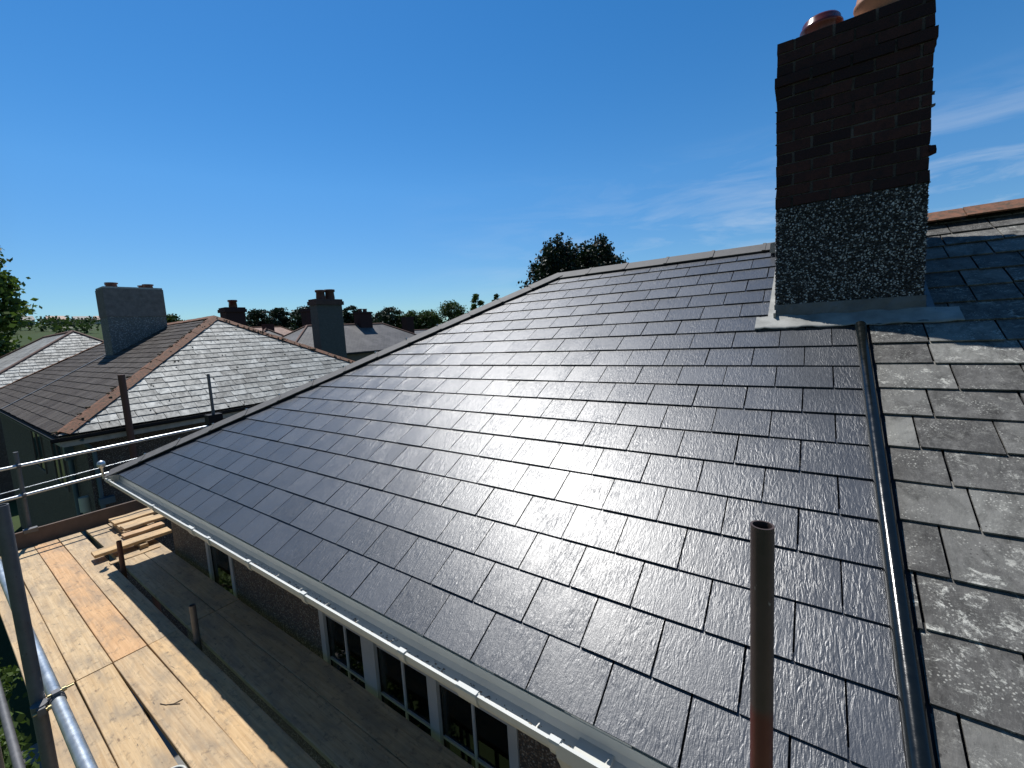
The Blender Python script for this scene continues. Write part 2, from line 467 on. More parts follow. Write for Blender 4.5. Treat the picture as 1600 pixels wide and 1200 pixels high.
def _brick():
    m = M_BRICK; t = m.tone(); v = m.pos((1, 1, 1), True)
    n = m.noise(v, 18, 6, 0.7); n2 = m.noise(v, 60, 4, 0.7)
    c = m.ramp(t, [(0.0, (0.030, 0.016, 0.018)), (0.5, (0.052, 0.024, 0.024)), (1.0, (0.080, 0.034, 0.030))])
    c = m.mix(c, (0.024, 0.018, 0.02), m.ramp(n, [(0.45, 0.0), (0.7, 0.8)]))
    m.set(c, 0.85, 0, 0.25); m.bump(m.math('ADD', n, n2), 0.7, 0.006)
_brick(); M_BRICK = M_BRICK.m
M_DMORTAR = simple('sooty_mortar', (0.095, 0.082, 0.08), 0.95, 0, 0.8, 5, 0.7, 90)
M_POTRED = simple('glazed_red_clay', (0.11, 0.022, 0.018), 0.22, 0, 0.3, 10)
M_POTORANGE = simple('orange_clay', (0.33, 0.14, 0.07), 0.7, 0, 0.25, 10, 0.3, 60)
M_POTDARK = simple('sooty_clay', (0.10, 0.05, 0.042), 0.75, 0, 0.35, 4)
def mat_glass():
    m = Mat('window_glass'); fr = N(m.nt, 'ShaderNodeFresnel', i_IOR=1.5)
    tr = N(m.nt, 'ShaderNodeBsdfTransparent'); tr.inputs[0].default_value = (0.80, 0.84, 0.84, 1)
    gl = N(m.nt, 'ShaderNodeBsdfGlossy'); gl.inputs['Roughness'].default_value = 0.02
    mx = N(m.nt, 'ShaderNodeMixShader'); m.L(fr.outputs[0], mx.inputs[0]); m.L(tr.outputs[0], mx.inputs[1]); m.L(gl.outputs[0], mx.inputs[2])
    m.L(mx.outputs[0], m.nt.nodes['Material Output'].inputs['Surface']); return m.m
M_GLASS = mat_glass()
M_BOARD = mat_board()
M_RAIL = mat_steel('galvanised_tube', (0.62, 0.66, 0.68), 0.36, 0.75)
M_TUBE = mat_steel('weathered_dark_tube', (0.16, 0.16, 0.165), 0.55, 0.4)
M_RUST = mat_steel('red_primed_tube', (0.085, 0.058, 0.052), 0.55, 0.2, (0.12, 0.028, 0.022), 0.53)
M_RUSTY = mat_steel('rusty_brown_pipe', (0.13, 0.055, 0.038), 0.7, 0.0)
M_BRASS = mat_steel('zinc_yellow_coupler', (0.50, 0.42, 0.22), 0.42, 0.7)
M_TOE = simple('brown_toe_board', (0.13, 0.085, 0.062), 0.75, 0, 0.3, 5, 0.3, 40)
M_BLUE = simple('blue_grey_pvc', (0.07, 0.12, 0.15), 0.45, 0, 0.15, 5)
M_LEAF = mat_leaf('broad_leaf_green', (0.035, 0.070, 0.014), (0.115, 0.175, 0.040))
M_LEAF2 = mat_leaf('far_leaf_green', (0.022, 0.045, 0.014), (0.060, 0.095, 0.028))
M_CONIF = mat_leaf('conifer_dark', (0.006, 0.014, 0.008), (0.022, 0.040, 0.020), 0.12)
M_PINE = mat_leaf('pine_dark', (0.010, 0.020, 0.012), (0.030, 0.052, 0.026), 0.15)
M_BARK = simple('bark', (0.085, 0.06, 0.045), 0.9, 0, 0.3, 12, 0.6, 30)
M_WALL = simple('dark_rendered_wall', (0.15, 0.125, 0.11), 0.85, 0, 0.25, 3, 0.5, 40)
M_CREAM = simple('cream_render', (0.48, 0.44, 0.36), 0.85, 0, 0.12, 2)

# ------------------------------------------------------------------ roof slates
def slate_mb(face, L, e, S, G, W, gap, thick, lap, rr, half=None, wvar=0.0, jit=0.0, under=None):
    """face(poly) clips a polygon given in (x, s) roof axes; courses of slates are laid
    from s=0 to S between x=L and x=e.  Returns an MB in local axes (x, s, height)."""
    mb = MB()
    n = int(math.ceil(S / G))
    for i in range(n):
        s0 = i * G
        s1 = min(s0 + G + 0.035, S + 0.02)
        xs = []
        if wvar == 0:
            off = half(i)
            k0 = math.floor((L - off) / W) - 1
            k = k0
            while off + k * W < e:
                xs.append((off + k * W, off + (k + 1) * W)); k += 1
        else:
            x = L - rr.uniform(0, W)
            while x < e:
                w = W * rr.uniform(1 - wvar, 1 + wvar)
                xs.append((x, x + w)); x += w
        for (xa, xb) in xs:
            d0 = rr.uniform(-jit, jit); d1 = d0 + rr.uniform(-jit, jit) * 0.7
            g = gap * rr.uniform(0.6, 1.3) / 2
            poly = [(xa + g, s0 + d0), (xb - g, s0 + d1), (xb - g, s1), (xa + g, s1)]
            poly = face(poly)
            if len(poly) < 3: continue
            lift = lap * rr.uniform(0.85, 1.2); tw = rr.uniform(-0.0012, 0.0012) if jit else rr.uniform(-0.0005, 0.0005)
            def h(p):
                f = (p[1] - s0) / (s1 - s0)
                return lift * (1 - f) + 0.0015 + tw * (p[0] - xa) / (xb - xa)
            top = [(p[0], p[1], h(p)) for p in poly]
            bot = [(p[0], p[1], h(p) - thick) for p in poly]
            m = len(poly)
            mb.add(top + bot, [tuple(range(m))] + [(j, j + m, (j + 1) % m + m, (j + 1) % m) for j in range(m)], rr.random())
    return mb

def roof_matrix(origin, xdir, sdir):
    xdir = Vector(xdir).normalized(); sdir = Vector(sdir).normalized()
    n = xdir.cross(sdir).normalized()
    M = Matrix((xdir, sdir, n)).transposed().to_4x4()
    M.translation = Vector(origin)
    return M

def angle_tile(a, b, n1, n2, wing=0.125, drop=None, th=0.014, lift=0.03, tone=0.5):
    """inverted-V capping tile between points a and b over roof planes with normals n1, n2"""
    a = Vector(a); b = Vector(b); ax = (b - a).normalized()
    n1 = Vector(n1).normalized(); n2 = Vector(n2).normalized()
    up = (n1 + n2).normalized(); up = (up - ax * up.dot(ax)).normalized()
    w1 = ax.cross(n1).normalized(); w2 = ax.cross(n2).normalized()
    if w1.dot(n2) > 0: w1 = -w1
    if w2.dot(n1) > 0: w2 = -w2
    mb = MB()
    P = []
    # rounded apex
    P.append(w1 * wing); P.append(w1 * wing * 0.25 + n1 * 0.004); P.append(up * 0.006)
    P.append(w2 * wing * 0.25 + n2 * 0.004); P.append(w2 * wing)
    Q = [w2 * wing * 0.985 - n2 * th, up * (-th * 1.1), w1 * wing * 0.985 - n1 * th]
    ring = P + Q
    m = len(ring)
    V = [a + up * lift + p for p in ring] + [b + up * lift + p for p in ring]
    mb.add(V, [(i, (i + 1) % m, m + (i + 1) % m, m + i) for i in range(m)] + [(0, 1, 2, 6, 7), (2, 3, 4, 5, 6), (m + 7, m + 6, m + 2, m + 1, m), (m + 6, m + 5, m + 4, m + 3, m + 2)], tone)
    return mb, up

def tile_run(name, a, b, n1, n2, length, mat, parent, wing=0.125, lift=0.03, clips=None, jit=0.0, rr=rng, gap=0.006):
    a = Vector(a); b = Vector(b); d = b - a; n = max(1, round(d.length / length)); out = []
    for i in range(n):
        p = a + d * (i / n) + d.normalized() * gap; q = a + d * ((i + 1) / n)
        j = Vector((rr.uniform(-jit, jit), rr.uniform(-jit, jit), rr.uniform(-jit, jit)))
        mb, up = angle_tile(p + j, q + j + up0(jit, rr), n1, n2, wing, lift=lift + (0.004 if i % 2 else 0))
        if clips and i > 0:
            # union band with its screw clip
            ax = d.normalized()
            m2, _ = angle_tile(p - ax * 0.018, p + ax * 0.012, n1, n2, wing + 0.004, lift=lift + 0.009)
            mb.add(m2.v, m2.f, 0.1)
        o = mb.build(name, mat, parent)
        out.append(o)
    return out
def up0(j, rr): return Vector((0, 0, rr.uniform(-j, j)))

# ------------------------------------------------------------------ the house with the new roof
PIT = R(28.843); CP, SP = math.cos(PIT), math.sin(PIT); TP = math.tan(PIT)
G = 0.2334
RY = 3.93; RZ = RY * TP; SL = RY / CP
XC, XA = -7.16, -2.93            # hip foot and apex
XE = 7.7                          # far end of the pair, out of the frame
PX = 0.16                         # party line
house = empty('semi_detached_house', (0, 4, -5.3), 'semi-detached house with a half new blue-grey, half old lichened slate roof', 'house')
FRONT_N = Vector((0, -SP, CP)); BACK_N = Vector((0, SP, CP))
HIPV = Vector((XA - XC, RY, RZ)); HIP_N = Vector((0, 1, 0)).cross(HIPV).normalized()
if HIP_N.z < 0: HIP_N = -HIP_N
MF = roof_matrix((0, 0, 0), (1, 0, 0), (0, CP, SP))
rr = random.Random(3)
hx, hs = XA - XC, SL              # hip line in roof axes: from (XC,0) to (XA,SL)
def face_new(p):
    p = clip(p, -hs, hx, -hs * XC + 0.0)          # right of the hip
    p = clip(p, 1, 0, PX - 0.024)
    return clip(p, 0, 1, SL - 0.02)
mb = slate_mb(face_new, XC, PX, SL, G, 0.30, 0.0078, 0.0082, 0.0112, rr, half=lambda i: (0.15 if i % 2 == 0 else 0.0))
roof_new = mb.build('roof', M_SLATE, house, MF)
roof_new['label'] = 'new blue-grey slate slope'
mb = MB()
mb.add([(XC + 0.03, 0.01, -0.008), (PX, 0.01, -0.008), (PX, SL, -0.008), (XA, SL, -0.008)], [(0, 1, 2, 3)])
mb.build('roof_underlay', M_UNDER, roof_new, MF)
rr = random.Random(11)
def face_old(p):
    p = clip(p, -1, 0, -(PX + 0.045))
    return clip(p, 0, 1, SL + 0.07)
mb = slate_mb(face_old, PX, XE, SL + 0.08, G, 0.285, 0.009, 0.009, 0.0135, rr, wvar=0.32, jit=0.009)
roof_old = mb.build('roof', M_OLD, house, MF @ Matrix.Translation((0, 0.012, 0.006)))
roof_old['label'] = 'old lichened grey slate slope'
mb = MB()
mb.add([(PX, 0.01, -0.006), (XE, 0.01, -0.006), (XE, SL + 0.06, -0.006), (PX, SL + 0.06, -0.006)], [(0, 1, 2, 3)])
mb.build('roof_underlay', M_UNDER, roof_old, MF)
# hidden slopes close the roof
mb = MB()
BY = 2 * RY
mb.add([(XC, 0, -0.012), (XC, BY, -0.012), (XA, RY, RZ - 0.012)], [(0, 1, 2)])
mb.add([(XC, BY, -0.012), (XE, BY, -0.012), (XE, RY, RZ - 0.012), (XA, RY, RZ - 0.012)], [(0, 1, 2, 3)])
mb.build('roof', simple('plain_slate_rear', (0.05, 0.052, 0.06), 0.5), house)['label'] = 'rear and hip slopes'
# ridge and hip tiles
ridge_tiles = tile_run('ridge_tile', (XA - 0.03, RY, RZ - 0.012), (PX - 0.2, RY, RZ - 0.012), FRONT_N, BACK_N, 0.45, M_RIDGE, roof_new, 0.165, 0.045, clips=True)
hip_tiles = tile_run('hip_tile', (XC - 0.02, -0.015, -0.012), (XA, RY, RZ - 0.012), FRONT_N, HIP_N, 0.45, M_RIDGE, roof_new, 0.155, 0.048, clips=True)
tile_run('ridge_tile', (PX + 0.30, RY + 0.03, RZ + 0.075), (XE, RY + 0.03, RZ + 0.075), FRONT_N, BACK_N, 0.46, M_TERRA, roof_old, 0.17, 0.03, jit=0.004)
# screw clips stand up along the hip
d = Vector((XA - XC, RY, RZ)); nh = round(d.length / 0.45); uph = (FRONT_N + HIP_N).normalized()
for i in range(1, nh):
    c = Vector((XC - 0.02, -0.015, -0.012)) + d * (i / nh) + uph * 0.055
    mb = MB(); mb.tube(c, c + uph * 0.014, 0.013, 8)
    mb.build('ridge_clip', M_RAIL, roof_new)
# party roll
mb = MB()
pa = MF @ Vector((PX + 0.004, -0.04, 0.034)); pb = MF @ Vector((PX - 0.004, 2.78, 0.034))
mb.tube(pa, pb, 0.031, 24)
roll = mb.build('party_roll', M_ROLL, house)
mb = MB(); mb.box((PX - 0.028, -0.03, 0.002), (PX + 0.05, 2.76, 0.012))
mb.build('roll_underlay', M_BLACK, roll, MF)

# chimney ------------------------------------------------------------------
CX0, CX1, CY0, CY1 = -0.345, 0.495, 2.60, 3.74
def rough_box(mb, x0, x1, y0, y1, z0, z1, step, amp, rr):
    def grid(o, a, b, na, nb, nrm):
        V = []
        for j in range(nb + 1):
            for i in range(na + 1):
                p = Vector(o) + Vector(a) * (i / na) + Vector(b) * (j / nb)
                V.append(p + Vector(nrm) * rr.uniform(-amp, amp * 1.2))
        F = [(j * (na + 1) + i, j * (na + 1) + i + 1, (j + 1) * (na + 1) + i + 1, (j + 1) * (na + 1) + i) for j in range(nb) for i in range(na)]
        mb.add(V, F, 0.5)
    nx, ny, nz = int((x1 - x0) / step), int((y1 - y0) / step), int((z1 - z0) / step)
    grid((x0, y0, z0), (x1 - x0, 0, 0), (0, 0, z1 - z0), nx, nz, (0, -1, 0))
    grid((x1, y1, z0), (x0 - x1, 0, 0), (0, 0, z1 - z0), nx, nz, (0, 1, 0))
    grid((x1, y0, z0), (0, y1 - y0, 0), (0, 0, z1 - z0), ny, nz, (1, 0, 0))
    grid((x0, y1, z0), (0, y0 - y1, 0), (0, 0, z1 - z0), ny, nz, (-1, 0, 0))
    mb.add([(x0, y0, z1), (x1, y0, z1), (x1, y1, z1), (x0, y1, z1)], [(0, 1, 2, 3)], 0.5)
rr = random.Random(5)
mb = MB()
rough_box(mb, CX0 + 0.002, CX1 - 0.006, CY0 + 0.004, CY1, 1.0, 2.265, 0.011, 0.0045, rr)
chim = mb.build('chimney', M_CHDASH, house, recalc=False)
chim['label'] = 'brick chimney with spar-dashed base'
npr = np.random.default_rng(4)
def stones(n, face):
    V = []; T = []
    base = np.array([(1, 0, 0), (0, 1, 0), (-1, 0, 0), (0, -1, 0), (0, 0, 1)], float)
    for i in range(n):
        if face == 'front':
            c_ = np.array([npr.uniform(CX0, CX1 - 0.004), CY0, npr.uniform(1.42, 2.258)]); ex, ey, ez = np.array([1, 0, 0]), np.array([0, 0, 1]), np.array([0, -1, 0])
        else:
            x_ = CX0 if face == 'left' else CX1 - 0.004
            y_ = npr.uniform(CY0, CY1); z_ = npr.uniform(1.42 + (y_ - CY0) * TP, 2.258)
            c_ = np.array([x_, y_, z_]); ex, ey, ez = np.array([0, 1, 0]), np.array([0, 0, 1]), np.array([-1 if face == 'left' else 1, 0, 0])
        a = npr.uniform(0, 6.28); r1_, r2_ = npr.uniform(0.0042, 0.0092), npr.uniform(0.0038, 0.0075)
        u_, v_ = ex * math.cos(a) + ey * math.sin(a), -ex * math.sin(a) + ey * math.cos(a)
        h_ = npr.uniform(0.004, 0.009)
        for b_ in base:
            V.append(c_ + u_ * b_[0] * r1_ + v_ * b_[1] * r2_ + ez * (b_[2] * h_ - 0.001) + npr.normal(size=3) * 0.0008)
        T += [npr.random()] * 4
    F = []
    for i in range(n):
        o_ = i * 5
        F += [(o_, o_ + 1, o_ + 4), (o_ + 1, o_ + 2, o_ + 4), (o_ + 2, o_ + 3, o_ + 4), (o_ + 3, o_, o_ + 4)]
    return V, F, T
mb = MB()
for n_, f_ in ((7200, 'front'), (3200, 'left'), (3200, 'right')):
    V, F, T = stones(n_, f_)
    b_ = len(mb.v); mb.v += [tuple(p) for p in V]; mb.f += [[b_ + i for i in f] for f in F]; mb.t += T; mb.sm += [True] * len(F); mb.mi += [0] * len(F)
ms = Mat('spar_stones')
ms.set(ms.ramp(ms.tone(), [(0.0, (0.035, 0.035, 0.038)), (0.40, (0.09, 0.092, 0.098)), (0.62, (0.25, 0.255, 0.27)), (0.80, (0.52, 0.53, 0.55)), (0.93, (0.72, 0.73, 0.75))], 'CONSTANT'), 0.6, 0, 0.4)
st_ = mb.build('spar_dash', ms.m, chim); st_['kind'] = 'stuff'
mb = MB()
ZB = 2.262; CH = 0.0775; nc = 15
mb.box((CX0 + 0.009, CY0 + 0.009, ZB - 0.01), (CX1 - 0.009, CY1 - 0.009, ZB + nc * CH - 0.004), 0.5, mi=1)
for c in range(nc):
    z0 = ZB + c * CH + 0.005; z1 = z0 + 0.067
    out = 0.0
    if c == 11: out = 0.013
    if c == 10: out = 0.004
    if c == 0: out = 0.004
    if c >= 12: out = -0.001
    x0, x1, y0, y1 = CX0 - out, CX1 + out, CY0 - out, CY1 + out
    for (ax, yy, flip) in (('x', y0, 0), ('x', y1, 1), ('y', x0, 0), ('y', x1, 1)):
        a0, a1 = (x0, x1) if ax == 'x' else (y0 + 0.104, y1 - 0.104)
        p = a0 - (0.0 if c % 2 else 0.112)
        while p < a1 - 0.01:
            q = min(p + 0.215, a1); pp = max(p, a0)
            if q - pp > 0.02:
                j = rr.uniform(-0.0035, 0.0035); t = rr.random()
                if ax == 'x':
                    lo, hi = ((pp, yy + j, z0), (q - 0.006, yy + 0.1, z1)) if not flip else ((pp, yy - 0.1, z0), (q - 0.006, yy + j, z1))
                else:
                    lo, hi = ((yy + j, pp, z0), (yy + 0.1, q - 0.006, z1)) if not flip else ((yy - 0.1, pp, z0), (yy + j, q - 0.006, z1))
                mb.box(lo, hi, t, jit=0.0028)
            p += 0.225
for k in range(16):      # mortar snots on the joints and arrises
    x = rr.choice([CX0, CX1, rr.uniform(CX0, CX1)]); z = ZB + rr.randint(0, nc - 1) * CH
    s = rr.uniform(0.004, 0.009)
    mb.box((x - s, CY0 - s * 0.6, z - s * 0.5), (x + s, CY0 + 0.03, z + s * 0.5), 0.5, mi=1, jit=0.005)
mb.box((CX1 - 0.01, CY0 - 0.01, 2.44), (CX1 + 0.026, CY0 + 0.05, 2.49), 0.2, jit=0.012)
stack = mb.build('brick_stack', [M_BRICK, M_DMORTAR], chim)
mb = MB()           # cement flaunching on top
ZT = ZB + nc * CH
V = [(CX0 + 0.01, CY0 + 0.01, ZT - 0.006), (CX1 - 0.01, CY0 + 0.01, ZT - 0.006), (CX1 - 0.01, CY1 - 0.01, ZT - 0.006), (CX0 + 0.01, CY1 - 0.01, ZT - 0.006),
     (CX0 + 0.16, CY0 + 0.16, ZT + 0.07), (CX1 - 0.16, CY0 + 0.16, ZT + 0.07), (CX1 - 0.16, CY1 - 0.16, ZT + 0.07), (CX0 + 0.16, CY1 - 0.16, ZT + 0.07)]
mb.add(V, [(0, 1, 5, 4), (1, 2, 6, 5), (2, 3, 7, 6), (3, 0, 4, 7), (4, 5, 6, 7)])
mb.build('flaunching', M_MORTAR, chim)
for (px, py, m, hh) in ((-0.085, 2.90, M_POTRED, 0.20), (0.235, 2.88, M_POTORANGE, 0.24), (-0.085, 3.42, M_POTDARK, 0.2), (0.24, 3.42, M_POTDARK, 0.2)):
    mb = MB()
    mb.lathe((px, py, ZT), [(0.118, 0.02), (0.125, hh * 0.3), (0.130, hh * 0.62), (0.135, hh * 0.66), (0.133, hh * 0.74), (0.122, hh * 0.80), (0.118, hh * 0.93), (0.108, hh), (0.095, hh), (0.088, hh - 0.1), (0.085, 0.06)], 32)
    mb.build('chimney_pot', m, chim)
# lead: front apron, upstand, side soakers
mb = MB()
rr = random.Random(21)
def wavy(mb, x0, x1, s0, s1, h, n, amp):
    m_ = 7; V = []
    for i in range(n + 1):
        x = x0 + (x1 - x0) * i / n; e0 = s0 + rr.uniform(-amp, amp)
        for j in range(m_ + 1):
            f = j / m_
            V.append((x, e0 + (s1 - e0) * f, h + 0.006 * f + rr.uniform(-amp, amp) * 0.55 + 0.004 * math.sin(i * 0.8 + j * 0.5)))
    q = m_ + 1
    F = [(i * q + j, (i + 1) * q + j, (i + 1) * q + j + 1, i * q + j + 1) for i in range(n) for j in range(m_)]
    B = [(p[0], p[1], p[2] - 0.006) for p in V]; t_ = len(V)
    mb.add(V + B, F + [(a_ + t_, d_ + t_, c_ + t_, b_ + t_) for (a_, b_, c_, d_) in F] + [(i * q, i * q + t_, (i + 1) * q + t_, (i + 1) * q) for i in range(n)], smooth=True)
SB = CY0 / CP
wavy(mb, CX0 - 0.125, CX1 + 0.16, SB - 0.165, SB + 0.01, 0.024, 34, 0.0045)
ap = mb.build('lead_apron', simple('pale_weathered_lead', (0.30, 0.30, 0.28), 0.65, 0.0, 0.35, 6, 0.3, 25), chim, MF)
mb = MB()
rough_box(mb, CX0 - 0.006, CX1 + 0.006, CY0 - 0.008, CY0 + 0.05, 1.40, 1.545, 0.03, 0.003, rr)
mb.build('lead_upstand', M_LEAD, chim, recalc=False)
mb = MB()
mb.box((CX0 - 0.05, SB - 0.02, 0.012), (CX0 + 0.01, RY / CP - 0.12, 0.022))
mb.box((CX0 - 0.010, SB - 0.02, 0.021), (CX0 + 0.004, RY / CP - 0.1, 0.07))
mb.build('side_flashing', MATS['pale_weathered_lead'], chim, MF)
mb = MB(); mb.box((CX1 - 0.01, SB - 0.02, 0.020), (CX1 + 0.05, RY / CP - 0.2, 0.030))
mb.build('side_flashing', M_LEAD, chim, MF)
mb = MB()
mb.box((CX0 - 0.10, RY - 0.24, RZ - 0.10), (CX0 + 0.02, RY - 0.10, RZ + 0.0), jit=0.02)
mb.build('mortar_fillet', M_MORTAR, chim)

# eaves, wall, windows -----------------------------------------------------
mb = MB(); mb.box((XC + 0.06, 0.034, -0.21), (XE, 0.056, -0.016)); mb.build('fascia', M_FASCIA, house)
mb = MB(); mb.box((XC + 0.06, 0.057, -0.215), (XE, 0.395, -0.200)); mb.build('soffit', M_FASCIA, house)
mb = MB(); GX0 = XC - 0.02
go = [(0.030, -0.040), (0.030, -0.085), (0.012, -0.112), (-0.045, -0.118), (-0.078, -0.105), (-0.088, -0.082), (-0.088, -0.056), (-0.094, -0.052), (-0.094, -0.046), (-0.080, -0.046),
      (-0.082, -0.080), (-0.073, -0.099), (-0.043, -0.111), (0.010, -0.105), (0.025, -0.083), (0.026, -0.040)]
mb.prof(go, GX0, XE)
mb.prof([(0.030, -0.038), (0.030, -0.085), (0.010, -0.114), (-0.05, -0.12), (-0.082, -0.105), (-0.096, -0.08), (-0.096, -0.044)], GX0 - 0.006, GX0 - 0.001)
gut = mb.build('gutter', M_WHITE, house)
def gut_clip(x, w, name):
    m = MB()
    g2 = [(0.031, -0.030), (0.031, -0.090), (0.012, -0.119), (-0.046, -0.125), (-0.083, -0.110), (-0.095, -0.083), (-0.100, -0.050), (-0.098, -0.038), (-0.076, -0.038), (-0.076, -0.044),
          (-0.0945, -0.0445), (-0.0945, -0.053), (-0.089, -0.057), (-0.089, -0.083), (-0.079, -0.106), (-0.045, -0.119), (0.012, -0.113), (0.0305, -0.086), (0.0305, -0.030)]
    m.prof(g2, x - w / 2, x + w / 2)
    m.build(name, M_WHITE, gut)
for x in (-6.98, -5.4, -4.05, -3.35, -2.62, -1.72, -0.87, 0.0): gut_clip(x, 0.045, 'gutter_bracket')
for x in (-4.42, -1.30, 0.6): gut_clip(x, 0.11, 'gutter_union')
m_ = MB()           # stop end / outlet box near the camera
m_.box((-0.82, -0.072, -0.112), (-0.68, 0.022, -0.096))
m_.prof([(0.031, -0.03), (0.031, -0.19), (-0.06, -0.19), (-0.098, -0.1), (-0.098, -0.04), (-0.09, -0.04), (-0.09, -0.1), (-0.05, -0.15), (0.028, -0.15), (0.028, -0.03)], -0.86, -0.62)
m_.build('gutter_outlet', M_WHITE, gut)
mb = MB(); mb.box((XC + 0.06, 0.02, -0.20), (XC + 0.09, 0.39, -0.03)); mb.build('box_end', M_FASCIA, house)
rr = random.Random(8)
debris = MB()
for k in range(700):
    x = rr.uniform(-6.5, 1.0)
    if k > 400: x = rr.uniform(-3.4, 0.6)
    y = rr.uniform(-0.05, 0.018); s = rr.uniform(0.0015, 0.0055)
    debris.box((x - s, y - s * 0.6, -0.112), (x + s, y + s * 0.6, -0.108 + s * 0.3), rr.random(), jit=0.002)
debris.build('gutter_debris', simple('wet_leaf_dirt', (0.14, 0.12, 0.09), 0.8, 0, 0.5, 40), gut)['kind'] = 'stuff'
# front wall with openings: pebbledash panels butted around the windows
WY = 0.38; XW = -6.78
wins = [(-5.66, -4.98, -1.42, -0.30), (-3.36, -1.40, -1.75, -0.30)]
mb = MB()
def wall_panel(x0, x1, z0, z1):
    mb.box((x0, WY, z0), (x1, WY + 0.25, z1))
edges = [XW] + [v for w in wins for v in w[:2]] + [XE]
for i in range(0, len(edges), 2): wall_panel(edges[i], edges[i + 1], -5.3, -0.2)
for w in wins:
    wall_panel(w[0], w[1], -5.3, w[2]); wall_panel(w[0], w[1], w[3], -0.2)
mb.box((XW, WY + 0.25, -5.3), (XW + 0.25, BY - 0.4, -0.2))
wall = mb.build('wall', M_DASH, house)
def window(x0, x1, z0, z1, bays, bars, sub):
    """white frame with jambs, mullions, head and cill; panes and thin glazing bars"""
    f = MB(); y0, y1 = WY - 0.012, WY + 0.06
    fw_ = 0.065
    f.box((x0 + 0.001, y0, z0), (x0 + fw_, y1, z1)); f.box((x1 - fw_, y0, z0), (x1 - 0.001, y1, z1))
    f.box((x0 + fw_, y0, z1 - fw_), (x1 - fw_, y1, z1)); f.box((x0 + fw_, y0, z0), (x1 - fw_, y1, z0 + fw_))
    for (a, w_) in bays: f.box((a - w_ / 2, y0 - 0.003, z0 + fw_), (a + w_ / 2, y1, z1 - fw_))
    f.box((x0 - 0.03, y0 - 0.05, z0 - 0.045), (x1 + 0.03, y0 + 0.02, z0 - 0.001))
    wo = f.build('window', M_FRAME, house)
    xs = [x0 + fw_] + [v for a, w_ in bays for v in (a - w_ / 2, a + w_ / 2)] + [x1 - fw_]
    for i in range(0, len(xs), 2):
        p = MB(); p.box((xs[i], WY + 0.022, z0 + fw_), (xs[i + 1], WY + 0.034, z1 - fw_)); p.build('pane', M_GLASS, wo)
        b = MB()
        if bars:
            xm = (xs[i] + xs[i + 1]) / 2
            b.box((xm - 0.009, WY + 0.010, z0 + fw_), (xm + 0.009, WY + 0.021, z1 - fw_))
            for zz in bars: b.box((xs[i], WY + 0.008, zz - 0.009), (xs[i + 1], WY + 0.0215, zz + 0.009))
            b.build('glazing_bar', M_FRAME, wo)
        gk = MB(); e_ = 0.007
        gk.box((xs[i], WY + 0.012, z0 + fw_), (xs[i] + e_, WY + 0.0215, z1 - fw_)); gk.box((xs[i + 1] - e_, WY + 0.012, z0 + fw_), (xs[i + 1], WY + 0.0215, z1 - fw_)); gk.box((xs[i] + e_, WY + 0.012, z0 + fw_), (xs[i + 1] - e_, WY + 0.0215, z0 + fw_ + e_)); gk.build('gasket', M_BLACK, wo)
    return wo
# rooms behind the panes: dark walls, a sill, curtains
mb = MB()
for (a, b, z0, z1) in wins:
    mb.add([(a - 0.5, 3.2, -2.7), (b + 0.5, 3.2, -2.7), (b + 0.5, 3.2, -0.25), (a - 0.5, 3.2, -0.25)], [(0, 1, 2, 3)])
    mb.add([(a - 0.5, WY + 0.26, -2.7), (b + 0.5, WY + 0.26, -2.7), (b + 0.5, 3.2, -2.7), (a - 0.5, 3.2, -2.7)], [(0, 1, 2, 3)])
    for x in (a - 0.5, b + 0.5): mb.add([(x, WY + 0.26, -2.7), (x, 3.2, -2.7), (x, 3.2, -0.25), (x, WY + 0.26, -0.25)], [(0, 1, 2, 3)])
mb2 = MB()
for (a, b, z0, z1) in wins:
    for k in range(7):
        x = a + 0.1 + (b - a - 0.3) * rng.random(); y = WY + 0.34 + rng.random() * 0.5; s_ = rng.uniform(0.09, 0.2)
        mb2.lathe((x, y, -1.24), [(0.001, s_ * 0.55), (s_ * 0.5, s_ * 0.5), (s_ * 0.8, s_ * 0.25), (s_ * 0.8, 0.0)], 10)
    mb2.box((a - 0.4, WY + 0.262, -1.30), (b + 0.4, WY + 1.3, -1.24))
mb2.build('window_seat', simple('tan_cushion_cloth', (0.78, 0.52, 0.28), 0.9, 0, 0.45, 9, 0.4, 70), house)
mb.build('room', simple('dim_room_paint', (0.10, 0.09, 0.08), 0.9), house, recalc=False)
rr = random.Random(17)
for (x0, x1) in ((-5.60, -5.42), (-3.30, -3.06), (-2.62, -2.36), (-1.99, -1.72), (-1.66, -1.50), (-5.2, -5.03)):
    mb = MB(); n = 22; V = []
    for i in range(n + 1):
        x = x0 + (x1 - x0) * i / n; y = WY + 0.085 + 0.022 * math.sin(i * 1.35) + rr.uniform(-0.003, 0.003)
        V += [(x, y, -1.95), (x, y + 0.01, -0.26)]
    mb.add(V, [(2 * i, 2 * i + 2, 2 * i + 3, 2 * i + 1) for i in range(n)], smooth=True)
    mb.build('curtain', MATS.get('tawny_curtain') or simple('tawny_curtain', (0.72, 0.52, 0.31), 0.9, 0, 0.35, 16, 0.4, 60), house, recalc=False)
window(*wins[0], [], [], 0)
window(*wins[1], [(-2.72, 0.15), (-2.06, 0.085)], [-0.72, -1.10], 1)

